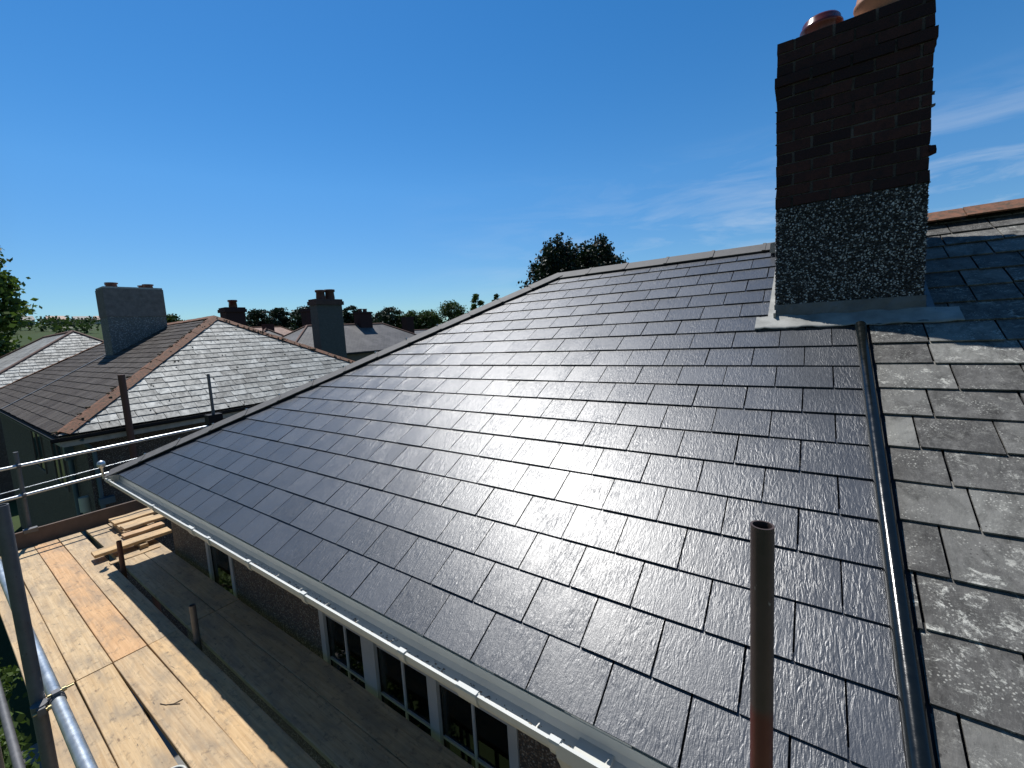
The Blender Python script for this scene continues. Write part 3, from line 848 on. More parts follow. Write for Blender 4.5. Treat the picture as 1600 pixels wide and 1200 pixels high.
# ------------------------------------------------------------------ scaffold deck
DZ = -1.05
def board(x0, x1, y0, y1, label, col=(1, 1, 1), zt=DZ, th=0.038, rot=0.0, group='scaffold boards of the deck', along='x', cat='board', tilt=0.0):
    mb = MB()
    L_ = (x1 - x0) if along == 'x' else (y1 - y0); W_ = (y1 - y0) if along == 'x' else (x1 - x0)
    n = 8; b = 0.003
    # rounded long arrises, slight waviness along the length
    prof = [(-W_ / 2, -th), (-W_ / 2, -b), (-W_ / 2 + b, 0), (W_ / 2 - b, 0), (W_ / 2, -b), (W_ / 2, -th)]
    V = []
    ph = rng.uniform(0, 6)
    for i in range(n + 1):
        x = -L_ / 2 + L_ * i / n
        dz = 0.0022 * math.sin(ph + i * 1.1); dy = 0.0016 * math.sin(ph * 2 + i * 0.8)
        V += [(x, p[0] + dy, p[1] + dz) for p in prof]
    m = len(prof)
    F = [(i * m + k, i * m + (k + 1) % m, (i + 1) * m + (k + 1) % m, (i + 1) * m + k) for i in range(n) for k in range(m)]
    F += [tuple(range(m))[::-1], tuple(range(n * m, n * m + m))]
    mb.add(V, F)
    o = mb.build('scaffold_board', M_BOARD)
    o.location = ((x0 + x1) / 2, (y0 + y1) / 2, zt)
    o.rotation_euler = (0, tilt, rot + (0 if along == 'x' else math.pi / 2))
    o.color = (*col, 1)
    return tag(o, label, cat, group)
rows = [(-1.075, -0.851), (-0.844, -0.633), (-0.626, -0.409), (-0.401, -0.182), (-0.120, 0.105), (0.112, 0.318)]
rown = ['outermost board beside the guard rail', 'second board in from the guard rail', 'third board in from the guard rail', 'fourth board in, half under the eaves shadow', 'fifth board in, all in shadow', 'innermost board against the house wall']
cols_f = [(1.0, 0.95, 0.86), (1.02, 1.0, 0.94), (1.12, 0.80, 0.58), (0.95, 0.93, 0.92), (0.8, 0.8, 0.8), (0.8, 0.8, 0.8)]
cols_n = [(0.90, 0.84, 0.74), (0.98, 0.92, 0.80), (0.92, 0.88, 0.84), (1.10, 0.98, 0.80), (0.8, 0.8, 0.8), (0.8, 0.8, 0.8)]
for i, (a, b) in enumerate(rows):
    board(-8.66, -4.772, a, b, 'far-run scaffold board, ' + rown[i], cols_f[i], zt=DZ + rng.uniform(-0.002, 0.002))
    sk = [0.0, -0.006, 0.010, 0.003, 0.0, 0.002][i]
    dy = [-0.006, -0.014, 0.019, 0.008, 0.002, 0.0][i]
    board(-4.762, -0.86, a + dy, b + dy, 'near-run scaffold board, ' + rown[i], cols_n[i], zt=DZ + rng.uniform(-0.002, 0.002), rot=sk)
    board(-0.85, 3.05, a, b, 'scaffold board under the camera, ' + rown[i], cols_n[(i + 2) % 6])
# offcuts stacked across the far end
offc = [(-7.16, -7.36, -0.29, 0.47, DZ + 0.10, 'short plank nearest the camera, raised across the deck'),
        (-7.46, -7.60, 0.05, 0.48, DZ + 0.115, 'narrow reddish offcut behind the raised plank'),
        (-7.66, -7.86, 0.10, 0.55, DZ + 0.155, 'thick offcut on top of the timber pile'),
        (-7.93, -8.05, 0.10, 0.50, DZ + 0.115, 'pale narrow batten in the timber pile'),
        (-8.10, -8.42, 0.09, 0.56, DZ + 0.13, 'farthest wide offcut of the timber pile, by the toe board')]
oc = [(1.15, 1.02, 0.80), (1.1, 0.85, 0.68), (1.15, 1.03, 0.82), (1.2, 1.15, 1.05), (1.15, 1.0, 0.76)]
for k, (xa, xb, ya, yb, zt, lab) in enumerate(offc):
    board(xb, xa, ya, yb, lab, oc[k], zt=zt, rot=rng.uniform(-0.03, 0.03), along='y', group='timber offcuts on the deck', cat='offcut')
# bearers under the offcuts
for k, (x0, x1, y) in enumerate(((-8.4, -7.5, 0.42), (-8.4, -7.1, 0.16))):
    board(x0, x1, y - 0.04, y + 0.04, ['dark bearer timber under the offcuts by the wall', 'dark bearer timber under the offcuts, deck side'][k], (0.5, 0.45, 0.4), zt=DZ + 0.055, th=0.05, group='timber offcuts on the deck', cat='offcut')
board(-7.02, -6.94, -0.20, 0.28, 'thin batten lying on the deck below the raised plank', (1.1, 1.0, 0.85), zt=DZ + 0.012, th=0.012, along='y', group='timber offcuts on the deck', cat='offcut')
mb = MB()
for pts in ([(-3.90, -0.555), (-3.85, -0.535), (-3.81, -0.50), (-3.80, -0.45)], [(-3.83, -0.52), (-3.77, -0.475)]):
    for p, q in zip(pts, pts[1:]): mb.tube((*p, DZ + 0.007), (*q, DZ + 0.007), 0.0025, 6)
tag(mb.build('twig', M_BARK), 'thin forked twig lying on a sunlit deck board', 'twig')
# end toe board
mb = MB(); mb.box((-8.775, -1.16, DZ - 0.03), (-8.737, 1.1, DZ + 0.205)); mb.box((-8.7375, -1.1, DZ + 0.19), (-8.7365, 1.05, DZ + 0.2))
tag(mb.build('toe_board', M_TOE), 'brown toe board on edge across the far end of the deck', 'board')

def tube(a, b, label, mat=M_TUBE, r=0.0242, group='scaffold tubes', hollow=0.0):
    mb = MB(); mb.tube(a, b, r, 24, hollow=hollow)
    if hollow: mb.add([(Vector(b) + Vector((0.02 * math.cos(t), 0.02 * math.sin(t), -0.35))) for t in np.linspace(0, 6.28, 13)[:-1]], [tuple(range(12))])
    return tag(mb.build('scaffold_tube', mat), label, 'scaffold tube', group)
def coupler(c, parent, ax1=(1, 0, 0), ax2=(0, 0, 1), out=(0, 1, 0), mat=M_BRASS):
    c = Vector(c); a1 = Vector(ax1); a2 = Vector(ax2); o_ = Vector(out); mb = MB()
    mb.tube(c - a1 * 0.022, c + a1 * 0.022, 0.0285, 18, mi=1)
    c2 = c - o_ * 0.052
    mb.tube(c2 - a2 * 0.022, c2 + a2 * 0.022, 0.0285, 18, mi=1)
    mb.tube(c - o_ * 0.02, c2 + o_ * 0.02, 0.016, 10, mi=1)
    for (cc, ax, s_) in ((c, a1, 1), (c2, a2, -1)):
        t = ax.cross(o_).normalized()
        e = cc + t * 0.033 * s_
        M = Matrix((ax, o_, t)).transposed().to_4x4(); M.translation = e
        mb.box((-0.016, -0.013, -0.009), (0.016, 0.013, 0.009), M=M, mi=1)
        mb.tube(e - o_ * 0.026, e + o_ * 0.058, 0.0055, 8)
        mb.tube(e + o_ * 0.020, e + o_ * 0.034, 0.0105, 6)
    return mb.build('coupler', [mat, M_TUBE], parent)
near_std = tube((-2.93, -1.145, -5.3), (-2.93, -1.145, 0.86), 'dark upright scaffold tube at the deck edge, nearest left', M_TUBE, hollow=0.004)
rail = tube((-8.2, -1.093, -0.065), (2.4, -1.093, -0.065), 'bright galvanised guard rail along the deck edge', M_RAIL)
coupler((-2.88, -1.093, -0.065), rail, out=(0, 1, 0))
led = tube((-8.9, -1.20, -1.15), (2.4, -1.20, -1.15), 'grey ledger tube under the deck edge, outside the upright', M_TUBE)
dr1 = tube((-3.62, -1.30, -5.3), (-3.62, -1.30, 0.25), 'weathered outer tube, left of the pair beside the dark upright', mat_steel('pale_weathered_tube', (0.22, 0.22, 0.20), 0.6, 0.3))
dr2 = tube((-3.50, -1.285, -5.3), (-3.50, -1.285, 0.25), 'weathered outer tube, right of the pair beside the dark upright', MATS['pale_weathered_tube'])
for z in (-0.05, -0.48, -0.9):
    mb = MB(); mb.tube((-3.62, -1.30, z - 0.03), (-3.62, -1.30, z + 0.03), 0.034, 14); mb.box((-3.62, -1.32, z - 0.012), (-3.5, -1.28, z + 0.012)); mb.build('band', M_BLACK, dr1)
# standards that rise through the gap in the deck
tube((-6.66, -0.148, -5.3), (-6.66, -0.148, -0.70), 'brown tube stub through the deck by the raised plank', M_RUSTY, hollow=0.004)
tube((-4.44, -0.148, -5.3), (-4.44, -0.148, -0.72), 'grey tube stub through the shaded deck opposite the small window', M_TUBE, hollow=0.004)
pole = tube((-0.196, -0.225, -5.3), (-0.196, -0.225, 1.005), 'open-topped upright tube in front of the new slates, red primed below', M_RUST, hollow=0.0045)
# end guard rails
er1 = tube((-8.80, -1.35, 0.02), (-8.80, 1.75, 0.09), 'upper guard rail across the far end of the deck', M_RAIL, 0.022)
er2 = tube((-8.80, -1.35, -0.405), (-8.80, 1.0, -0.30), 'lower guard rail across the far end of the deck', M_RAIL, 0.022)
mb = MB(); mb.tube((-8.86, -1.35, -0.33), (-8.86, 1.0, -0.19), 0.006, 8)
tag(mb.build('wire', M_RAIL), 'thin wire strung just above the lower end guard rail', 'wire')
es = tube((-8.86, -0.62, -5.3), (-8.86, -0.62, 0.22), 'upright at the far end, clamped to the toe board', M_TUBE)
coupler((-8.80, -0.62, 0.036), es, ax1=(0, 1, 0), out=(1, 0, 0), mat=M_TUBE)
coupler((-8.80, -0.62, -0.372), es, ax1=(0, 1, 0), out=(1, 0, 0), mat=M_TUBE)
mb = MB(); mb.box((-8.79, -0.68, DZ + 0.17), (-8.72, -0.55, DZ + 0.225), jit=0.01); mb.build('board_clip', M_TUBE, es)
fs = tube((-8.86, 1.72, -5.3), (-8.86, 1.72, 1.0), 'thin upright beyond the hip with a black coupler at its foot', M_TUBE)
mb = MB(); mb.box((-8.93, 1.60, -0.12), (-8.74, 1.82, 0.28)); mb.tube((-8.78, 1.6, 0.09), (-8.78, 1.86, 0.09), 0.04, 12); mb.build('coupler', M_BLACK, fs)
tube((-8.86, 5.78, -5.3), (-8.86, 5.78, 0.84), 'short upright showing above the middle of the hip', M_TUBE)
# ball-headed bolt at the hip foot
mb = MB(); mb.lathe((-7.42, -0.06, 0.0), [(0.012, -0.1), (0.014, 0.035), (0.03, 0.045), (0.042, 0.07), (0.044, 0.09), (0.036, 0.115), (0.018, 0.13), (0.0, 0.133)], 20)
tag(mb.build('tube_cap', M_RAIL), 'shiny round cap beside the foot of the hip', 'cap')
# black tub on the deck
mb = MB(); mb.lathe((-3.06, -0.725, DZ), [(0.0, 0.004), (0.058, 0.004), (0.068, 0.09), (0.072, 0.095), (0.072, 0.102), (0.065, 0.102), (0.056, 0.02), (0.0, 0.02)], 28)
tub = tag(mb.build('paint_tub', M_BLACK), 'black tub with a pale rim standing on the deck', 'tub')
mb = MB(); mb.lathe((-3.06, -0.725, DZ), [(0.0725, 0.094), (0.075, 0.097), (0.075, 0.106), (0.067, 0.107), (0.0645, 0.101)], 28); mb.build('rim', M_WHITE, tub)

# ------------------------------------------------------------------ other houses
def uv_face(me, o):
    """UVs in metres in each face's own axes: u along the level line, v up the slope"""
    uv = me.uv_layers.new(name='UVMap')
    for p in me.polygons:
        n = p.normal
        h = Vector((-n.y, n.x, 0))
        h = h.normalized() if h.length > 1e-4 else Vector((1, 0, 0))
        s = n.cross(h).normalized()
        for li in p.loop_indices:
            co = me.vertices[me.loops[li].vertex_index].co
            uv.data[li].uv = (co.dot(h), co.dot(s))

def hip_frame(x0, x1, y0, y1, ze, zr, ridge='x', hipL=None, hipR=None):
    """corner points and ridge ends of a hipped roof"""
    if ridge == 'x':
        ym = (y0 + y1) / 2; h = (y1 - y0) / 2
        a = Vector((x0 + (h if hipL is None else hipL), ym, zr)); b = Vector((x1 - (h if hipR is None else hipR), ym, zr))
    else:
        xm = (x0 + x1) / 2; h = (x1 - x0) / 2
        a = Vector((xm, y0 + (h if hipL is None else hipL), zr)); b = Vector((xm, y1 - (h if hipR is None else hipR), zr))
    c = [Vector((x0, y0, ze)), Vector((x1, y0, ze)), Vector((x1, y1, ze)), Vector((x0, y1, ze))]
    return c, a, b

def chimney_part(parent, x0, x1, y0, y1, z0, z1, mat, cap=0.06, pots=(), potmat=M_POTDARK, capmat=None, caph=0.16):
    mb = MB(); mb.box((x0, y0, z0), (x1, y1, z1 - caph))
    ch = mb.build('chimney', mat, parent)
    m2 = MB(); m2.box((x0 - cap, y0 - cap, z1 - caph), (x1 + cap, y1 + cap, z1 - caph * 0.35)); m2.box((x0 - cap * 0.4, y0 - cap * 0.4, z1 - caph * 0.35), (x1 + cap * 0.4, y1 + cap * 0.4, z1))
    m2.build('chimney_cap', capmat or mat, ch)
    for (px, py, r_, h_) in pots:
        p = MB(); p.lathe((px, py, z1 - 0.02), [(r_ * 0.92, 0), (r_, h_ * 0.2), (r_ * 0.9, h_ * 0.75), (r_ * 1.12, h_ * 0.8), (r_ * 1.12, h_), (r_ * 0.85, h_), (r_ * 0.8, h_ * 0.4)], 18)
        p.build('chimney_pot', potmat, ch)
    return ch

def simple_house(label, x0, x1, y0, y1, ze, zr, zg, roofmat, wallmat, ridge='x', hipL=None, hipR=None, tiles=None, group=None, inset=0.35, winz=()):
    c, a, b = hip_frame(x0, x1, y0, y1, ze, zr, ridge, hipL, hipR)
    h = empty('hip_roof_house', ((x0 + x1) / 2, (y0 + y1) / 2, zg), label, 'house', group)
    mb = MB()
    V = c + [a, b]
    if ridge == 'x': F = [(0, 1, 5, 4), (1, 2, 5), (2, 3, 4, 5), (3, 0, 4)]
    else: F = [(0, 1, 4), (1, 2, 5, 4), (2, 3, 5), (3, 0, 4, 5)]
    mb.add(V, F); mb.add([v - Vector((0, 0, 0.06)) for v in c], [(3, 2, 1, 0)])
    mb.add([c[0], c[1], c[2], c[3]] + [v - Vector((0, 0, 0.06)) for v in c], [(i, i + 4, (i + 1) % 4 + 4, (i + 1) % 4) for i in range(4)])
    r = mb.build('roof', roofmat, h)
    uv_face(r.data, r)
    mb = MB(); mb.box((x0 + inset, y0 + inset, zg - 0.3), (x1 - inset, y1 - inset, ze - 0.061)); mb.build('wall', wallmat, h)
    mb = MB(); mb.box((x0 - 0.08, y0 - 0.1, ze - 0.16), (x1 + 0.08, y0, ze - 0.03)); mb.box((x1, y0, ze - 0.16), (x1 + 0.1, y1, ze - 0.03)); mb.build('gutter', M_BLACK, h)
    if tiles:
        mb = MB()
        segs = [(a, b)] + ([(c[0], a), (c[3], a), (c[1], b), (c[2], b)] if ridge == 'x' else [(c[0], a), (c[1], a), (c[2], b), (c[3], b)])
        for p, q in segs: mb.tube(p + Vector((0, 0, 0.01)), q + Vector((0, 0, 0.01)), 0.09, 8)
        mb.build('ridge_tiles', tiles, r)
    return h, r

# the next house along: real slates on the two slopes that show
NB = dict(x0=-26.6, x1=-11.4, y0=0.1, y1=8.3, ze=0.0, zr=2.36)
nb = empty('hip_roof_house', (-19, 4.2, -5.3), 'neighbouring hipped house with brown front slates and a pale lichened hip end', 'house')
c, na, nbp = hip_frame(NB['x0'], NB['x1'], NB['y0'], NB['y1'], NB['ze'], NB['zr'], 'x', 3.6, 3.6)
rr = random.Random(31)
# front slope
run = NB['zr'] / 4.1; sl = math.hypot(4.1, NB['zr'])
Mn = roof_matrix(c[0], (1, 0, 0), (0, 4.1, NB['zr']))
W_ = NB['x1'] - NB['x0']
def face_nf(p):
    p = clip(p, -sl, 3.6, 0); p = clip(p, sl, 3.6, sl * W_); return clip(p, 0, 1, sl)
mb = slate_mb(face_nf, 0, W_, sl, 0.235, 0.33, 0.008, 0.007, 0.016, rr, wvar=0.2, jit=0.006)
nroof = mb.build('roof', M_NFRONT, nb, Mn); nroof['label'] = 'brown weathered front slope'
# hip end facing us
slh = math.hypot(3.6, NB['zr'])
Mh = roof_matrix(c[1], (0, 1, 0), (-3.6, 0, NB['zr']))
D_ = NB['y1'] - NB['y0']
def face_nh(p):
    p = clip(p, -slh, 4.1, 0); return clip(p, slh, 4.1, slh * D_)
mb = slate_mb(face_nh, 0, D_, slh, 0.215, 0.31, 0.008, 0.007, 0.016, rr, wvar=0.22, jit=0.007)
nhip = mb.build('roof', M_NHIP, nb, Mh); nhip['label'] = 'pale silvery hip end'
mb = MB()
V = [v - Vector((0, 0, 0.012)) for v in c + [na, nbp]]
mb.add(V, [(0, 1, 5, 4), (1, 2, 5), (2, 3, 4, 5), (3, 0, 4)]); mb.add([v - Vector((0, 0, 0.02)) for v in c], [(0, 1, 2, 3)])
mb.build('roof_underlay', M_UNDER, nroof)
nF = Vector((0, -NB['zr'], 4.1)).normalized(); nB = Vector((0, NB['zr'], 4.1)).normalized()
nH = Vector((NB['zr'], 0, 3.6)).normalized(); nL = Vector((-NB['zr'], 0, 3.6)).normalized()
rr = random.Random(14)
tile_run('ridge_tile', na, nbp, nF, nB, 0.45, M_TERRA, nroof, 0.15, 0.045, jit=0.006, rr=rr)
tile_run('hip_tile', c[1] + Vector((-0.05, 0.05, 0.03)), nbp, nF, nH, 0.42, M_TERRA, nhip, 0.16, 0.045, jit=0.007, rr=rr)
tile_run('hip_tile', c[2], nbp, nB, nH, 0.42, M_TERRA, nhip, 0.15, 0.045, jit=0.006, rr=rr)
tile_run('hip_tile', c[0], na, nF, nL, 0.42, M_TERRA, nroof, 0.15, 0.045, jit=0.006, rr=rr)
rr = random.Random(66)
M_MOSS = simple('dry_brown_moss', (0.075, 0.058, 0.030), 0.95, 0, 0.5, 30, 0.8, 60)
def moss(name, parent, pts):
    m2 = MB()
    for (p, s_) in pts:
        p = Vector(p)
        for q in range(3):
            e = p + Vector((rr.uniform(-1, 1), rr.uniform(-1, 1), rr.uniform(-0.2, 0.4))) * s_ * 0.8
            m2.lathe(e, [(0.001, s_ * 0.55), (s_ * 0.45, s_ * 0.42), (s_ * 0.68, s_ * 0.1), (s_ * 0.6, -s_ * 0.3)], 7)
    m2.build(name, M_MOSS, parent)['kind'] = 'stuff'
pts = []
for k in range(90):
    t = rr.random(); p = c[1].lerp(nbp, t); sd = rr.choice((-1, 1)) * rr.uniform(0.05, 0.17)
    pts.append((p + Vector((0.0, sd, 0.06 - abs(sd) * 0.35)), rr.uniform(0.014, 0.04)))
for k in range(50):
    t = rr.random(); p = c[2].lerp(nbp, t); pts.append((p + Vector((0.05, rr.uniform(-0.14, -0.02), 0.03)), rr.uniform(0.014, 0.035)))
for k in range(120):
    u_, v_ = rr.random(), rr.random() ** 1.5 * 0.85
    p = c[1].lerp(c[2], 0.5 + (u_ - 0.5) * (1 - v_)) + (nbp - c[1].lerp(c[2], 0.5)) * v_
    pts.append((p + Vector((0, 0, 0.02)), rr.uniform(0.008, 0.022)))
moss('moss', nhip, pts)
# pale lead line down the party wall
mb = MB(); mb.box((W_ / 2 - 0.55, 0.0, 0.018), (W_ / 2 - 0.43, 2.9, 0.032)); mb.build('lead_strip', M_LEAD, nroof, Mn)
mb = MB(); mb.box((NB['x0'] + 0.4, NB['y0'] + 0.4, -5.4), (NB['x1'] - 0.4, NB['y1'] - 0.4, -0.05)); nwall = mb.build('wall', M_DASH, nb)
# fascia and black gutter
mb = MB(); mb.box((NB['x0'], NB['y0'] + 0.02, -0.2), (NB['x1'] - 0.02, NB['y0'] + 0.05, -0.04)); mb.box((NB['x1'] - 0.05, NB['y0'] + 0.05, -0.22), (NB['x1'] - 0.02, NB['y1'], -0.06))
mb.build('fascia', simple('grey_fascia_paint', (0.34, 0.33, 0.30), 0.6), nb)
mb = MB()
gp = [(0.0, -0.03), (0.0, -0.07), (-0.03, -0.10), (-0.07, -0.10), (-0.10, -0.07), (-0.10, -0.02), (-0.09, -0.02), (-0.088, -0.065), (-0.065, -0.088), (-0.035, -0.088), (-0.012, -0.065), (-0.012, -0.03)]
mb.prof([(NB['y0'] + 0.015 + p[0], p[1]) for p in gp], NB['x0'], NB['x1'] + 0.1)
mb.prof([(NB['x1'] - 0.015 - p[0], p[1] - 0.005) for p in gp], NB['y0'] - 0.1, NB['y1'], axis='y')
mb.build('gutter', M_BLACK, nb)
# chimney on the party line
chn = chimney_part(nb, -19.4, -18.5, 2.5, 4.02, 1.0, 3.58, M_GREYDASH, cap=0.0, caph=0.05, capmat=M_MORTAR,
                   pots=[(-18.8, 2.78, 0.15, 0.17), (-19.1, 2.82, 0.13, 0.15), (-18.8, 3.72, 0.14, 0.16), (-19.1, 3.66, 0.13, 0.15)])
chn['label'] = 'tall roughcast chimney, brick upper half'
mb = MB(); mb.box((-19.41, 2.485, 2.62), (-18.485, 4.035, 3.52)); mb.build('brick_band', simple('dull_brick', (0.19, 0.165, 0.155), 0.9, 0, 0.3, 6, 0.5, 14), chn)
# soil pipes up the hip-end wall and downpipes
mb = MB(); mb.tube((-11.28, 1.08, -5.2), (-11.28, 1.08, 1.03), 0.058, 16); mb.build('vent_pipe', M_RUSTY, nb)
mb = MB()
mb.tube((-11.75, 0.60, -5.2), (-11.75, 0.60, -0.45), 0.036, 12); mb.tube((-11.75, 0.6, -0.45), (-11.42, 0.4, -0.12), 0.036, 12)
mb.box((-11.80, 0.53, -2.4), (-11.70, 0.70, -2.1)); mb.box((-11.80, 0.55, -1.55), (-11.66, 0.78, -1.42))
mb.build('downpipe', M_BLUE, nb)
mb = MB()
mb.tube((-13.1, 0.44, -2.2), (-13.1, 0.44, -0.35), 0.045, 12); mb.box((-13.2, 0.36, -0.75), (-13.0, 0.5, -0.40)); mb.tube((-13.1, 0.44, -2.2), (-12.2, 0.44, -2.75), 0.045, 12)
mb.build('downpipe', M_BLUE, nb)
mb = MB(); mb.tube((-12.35, 0.44, -1.75), (-12.35, 0.44, -1.45), 0.09, 12); mb.box((-12.42, 0.40, -1.95), (-12.28, 0.52, -1.75)); mb.build('wall_lamp', M_FASCIA, nb)
def nwin(x0, x1, z0, z1):
    f = MB(); y = NB['y0'] + 0.4
    f.box((x0, y - 0.03, z0), (x0 + 0.07, y + 0.02, z1)); f.box((x1 - 0.07, y - 0.03, z0), (x1, y + 0.02, z1)); f.box((x0 + 0.07, y - 0.03, z0), (x1 - 0.07, y + 0.02, z0 + 0.07)); f.box((x0 + 0.07, y - 0.03, z1 - 0.07), (x1 - 0.07, y + 0.02, z1))
    xm = (x0 + x1) / 2; f.box((xm - 0.03, y - 0.03, z0 + 0.07), (xm + 0.03, y + 0.02, z1 - 0.07))
    w = f.build('window', M_WALL, nb)
    p = MB(); p.box((x0 + 0.07, y - 0.012, z0 + 0.07), (x1 - 0.07, y + 0.01, z1 - 0.07)); p.build('pane', M_GLASS, w)
nwin(-15.6, -14.2, -1.7, -0.5); nwin(-18.6, -17.0, -1.7, -0.5); nwin(-15.9, -14.0, -4.4, -2.9)

M_FAR1 = mat_far_roof('far_slate_grey', (0.085, 0.080, 0.078), (0.115, 0.108, 0.102), (0.03, 0.028, 0.027))
M_FAR2 = mat_far_roof('far_slate_pale', (0.24, 0.24, 0.235), (0.36, 0.36, 0.345), (0.06, 0.06, 0.058), 0.5, 0.3, 0.42)
M_FAR3 = mat_far_roof('far_clay_tile', (0.24, 0.125, 0.085), (0.31, 0.175, 0.12), (0.10, 0.06, 0.045))
M_TERD = simple('dark_ridge_clay', (0.14, 0.075, 0.055), 0.8, 0, 0.3, 3)
h3, r3 = simple_house('third house along the row with a bright scaly slate hip end', -46.2, -30.9, 0.1, 8.3, 0.12, 2.75, -5.3, M_FAR2, M_DASH, 'x', 3.3, 3.3, M_TERD)
rr = random.Random(91)
c3, a3, b3 = hip_frame(-46.2, -30.9, 0.1, 8.3, 0.12, 2.75, 'x', 3.3, 3.3)
sl3 = math.hypot(3.3, 2.63)
def face_3(p): return clip(clip(p, -sl3, 4.1, 0), sl3, 4.1, sl3 * 8.2)
mb = slate_mb(face_3, 0, 8.2, sl3, 0.24, 0.40, 0.012, 0.01, 0.022, rr, wvar=0.25, jit=0.02)
mb.build('hip_slates', M_NHIP, r3, roof_matrix(c3[1] + Vector((0.02, 0, 0.02)), (0, 1, 0), (-3.3, 0, 2.63)))
hB, rB = simple_house('grey slate hipped house behind, eaves facing us below a tall chimney', -40.2, -31.8, 14.6, 31.2, 0.3, 2.76, -5.3, M_FAR1, M_WALL, 'y', 4.3, 4.3, M_TERD)
chB = chimney_part(hB, -32.2, -31.2, 17.15, 19.3, -1.0, 5.2 - 0.55, M_DARKDASH, cap=0.12, caph=0.45, capmat=simple('dark_cap_brick', (0.085, 0.05, 0.045), 0.9, 0, 0.3, 5), pots=[(-31.8, 17.9, 0.34, 0.75), (-31.8, 18.7, 0.36, 0.82)], potmat=M_POTDARK)
chB['label'] = 'tall grey stack with two pots'
ch2 = chimney_part(hB, -36.4, -35.4, 23.9, 25.25, 1.8, 3.95, M_BRICK, cap=0.08, pots=[(-35.9, 24.3, 0.2, 0.33), (-35.9, 24.85, 0.2, 0.33)])
hE, rE = simple_house('low slate house hidden but for its dark red chimney', -37, -27.2, 9.4, 14.0, 0.0, 1.6, -5.3, M_FAR1, M_WALL, 'x', None, None, M_TERD)
chE = chimney_part(hE, -30.9, -30.0, 10.4, 11.5, 0.8, 3.86, M_BRICK, cap=0.09, caph=0.3, pots=[(-30.4, 11.0, 0.24, 0.5)], potmat=M_POTRED)
hC, rC = simple_house('far slate house by the hip with a brick chimney on its ridge', -52, -43.5, 36.2, 48, -0.6, 2.1, -5.3, mat_far_roof('far_slate_mid', (0.15, 0.15, 0.15), (0.22, 0.215, 0.21), (0.05, 0.05, 0.05)), M_CREAM, 'y', 3.4, 3.4, M_TERD)
chimney_part(hC, -46.3, -45.3, 38.2, 39.5, 0.5, 3.95, M_BRICK, cap=0.06, caph=0.2)
hF, rF = simple_house('far orange tiled roof seen over the hip of the next house', -72, -63.5, 20.5, 36, 1.4, 3.9, -5.3, M_FAR3, M_CREAM, 'y', 3.5, 3.5, M_TERRA)
chimney_part(hF, -66.6, -65.4, 29.2, 30.4, 2.0, 4.3, M_BRICK, cap=0.05)
hG, rG = simple_house('house with a dark chimney just left of the tall stack', -52, -44, 17, 25.2, 0.2, 3.0, -5.3, M_FAR1, M_CREAM, 'x', None, None, M_TERD)
chimney_part(hG, -46.2, -45.0, 24.1, 25.3, 0.5, 4.95, M_BRICK, cap=0.1, caph=0.3)

# ------------------------------------------------------------------ ground, hills
def hill(x, y):
    d = math.hypot(x, y)
    base = -5.3
    if d < 70: return base
    k = min(1, (d - 70) / 330)
    az = math.degrees(math.atan2(x, y))          # from +y towards +x
    g = math.exp(-((az + 82) / 16) ** 2) * 21 + math.exp(-((az + 40) / 45) ** 2) * 7 + math.exp(-((az + 112) / 20) ** 2) * 20
    far = 0 if d < 500 else min(1, (d - 500) / 600) * 16 * (0.6 + 0.4 * math.sin(az * 0.17) * math.cos(az * 0.071))
    return base + g * (k * k * (3 - 2 * k)) + far * 0.6 + 1.2 * k * math.sin(x * 0.021) * math.cos(y * 0.027)
def make_ground():
    V = []; F = []
    rad = [0, 6, 12, 20, 30, 45, 60, 75, 95, 120, 150, 190, 240, 300, 360, 420, 500, 620, 800, 1100, 1600, 2400, 3600, 5000]
    n = 160
    for r_ in rad:
        for i in range(n):
            a = 2 * math.pi * i / n; x, y = r_ * math.sin(a), r_ * math.cos(a)
            V.append((x, y, hill(x, y)))
    for k in range(len(rad) - 1):
        for i in range(n): F.append((k * n + i, k * n + (i + 1) % n, (k + 1) * n + (i + 1) % n, (k + 1) * n + i))
    m = Mat('garden_ground'); v = m.pos()
    n1 = m.noise(v, 0.05, 6, 0.7); n2 = m.noise(v, 1.2, 6, 0.7)
    cc = m.mix((0.030, 0.050, 0.016), (0.065, 0.078, 0.035), n2)
    cc = m.mix(cc, (0.055, 0.085, 0.035), m.ramp(n1, [(0.4, 0.0), (0.65, 0.8)]))
    m.set(cc, 0.95, 0, 0.1); m.bump(n2, 0.5, 0.1)
    me = bpy.data.meshes.new('ground'); me.from_pydata(V, [], F); me.update()
    o = link('ground', me, None, m.m); o['kind'] = 'structure'
    for p in me.polygons: p.use_smooth = True
make_ground()
mb = MB(); mb.add([(-11.2, -3, -5.29), (-7.0, -3, -5.29), (-7.0, 12, -5.29), (-11.2, 12, -5.29)], [(0, 1, 2, 3)])
tag(mb.build('path', simple('concrete_path', (0.20, 0.195, 0.18), 0.9, 0, 0.2, 1.5, 0.4, 20)), kind='structure')

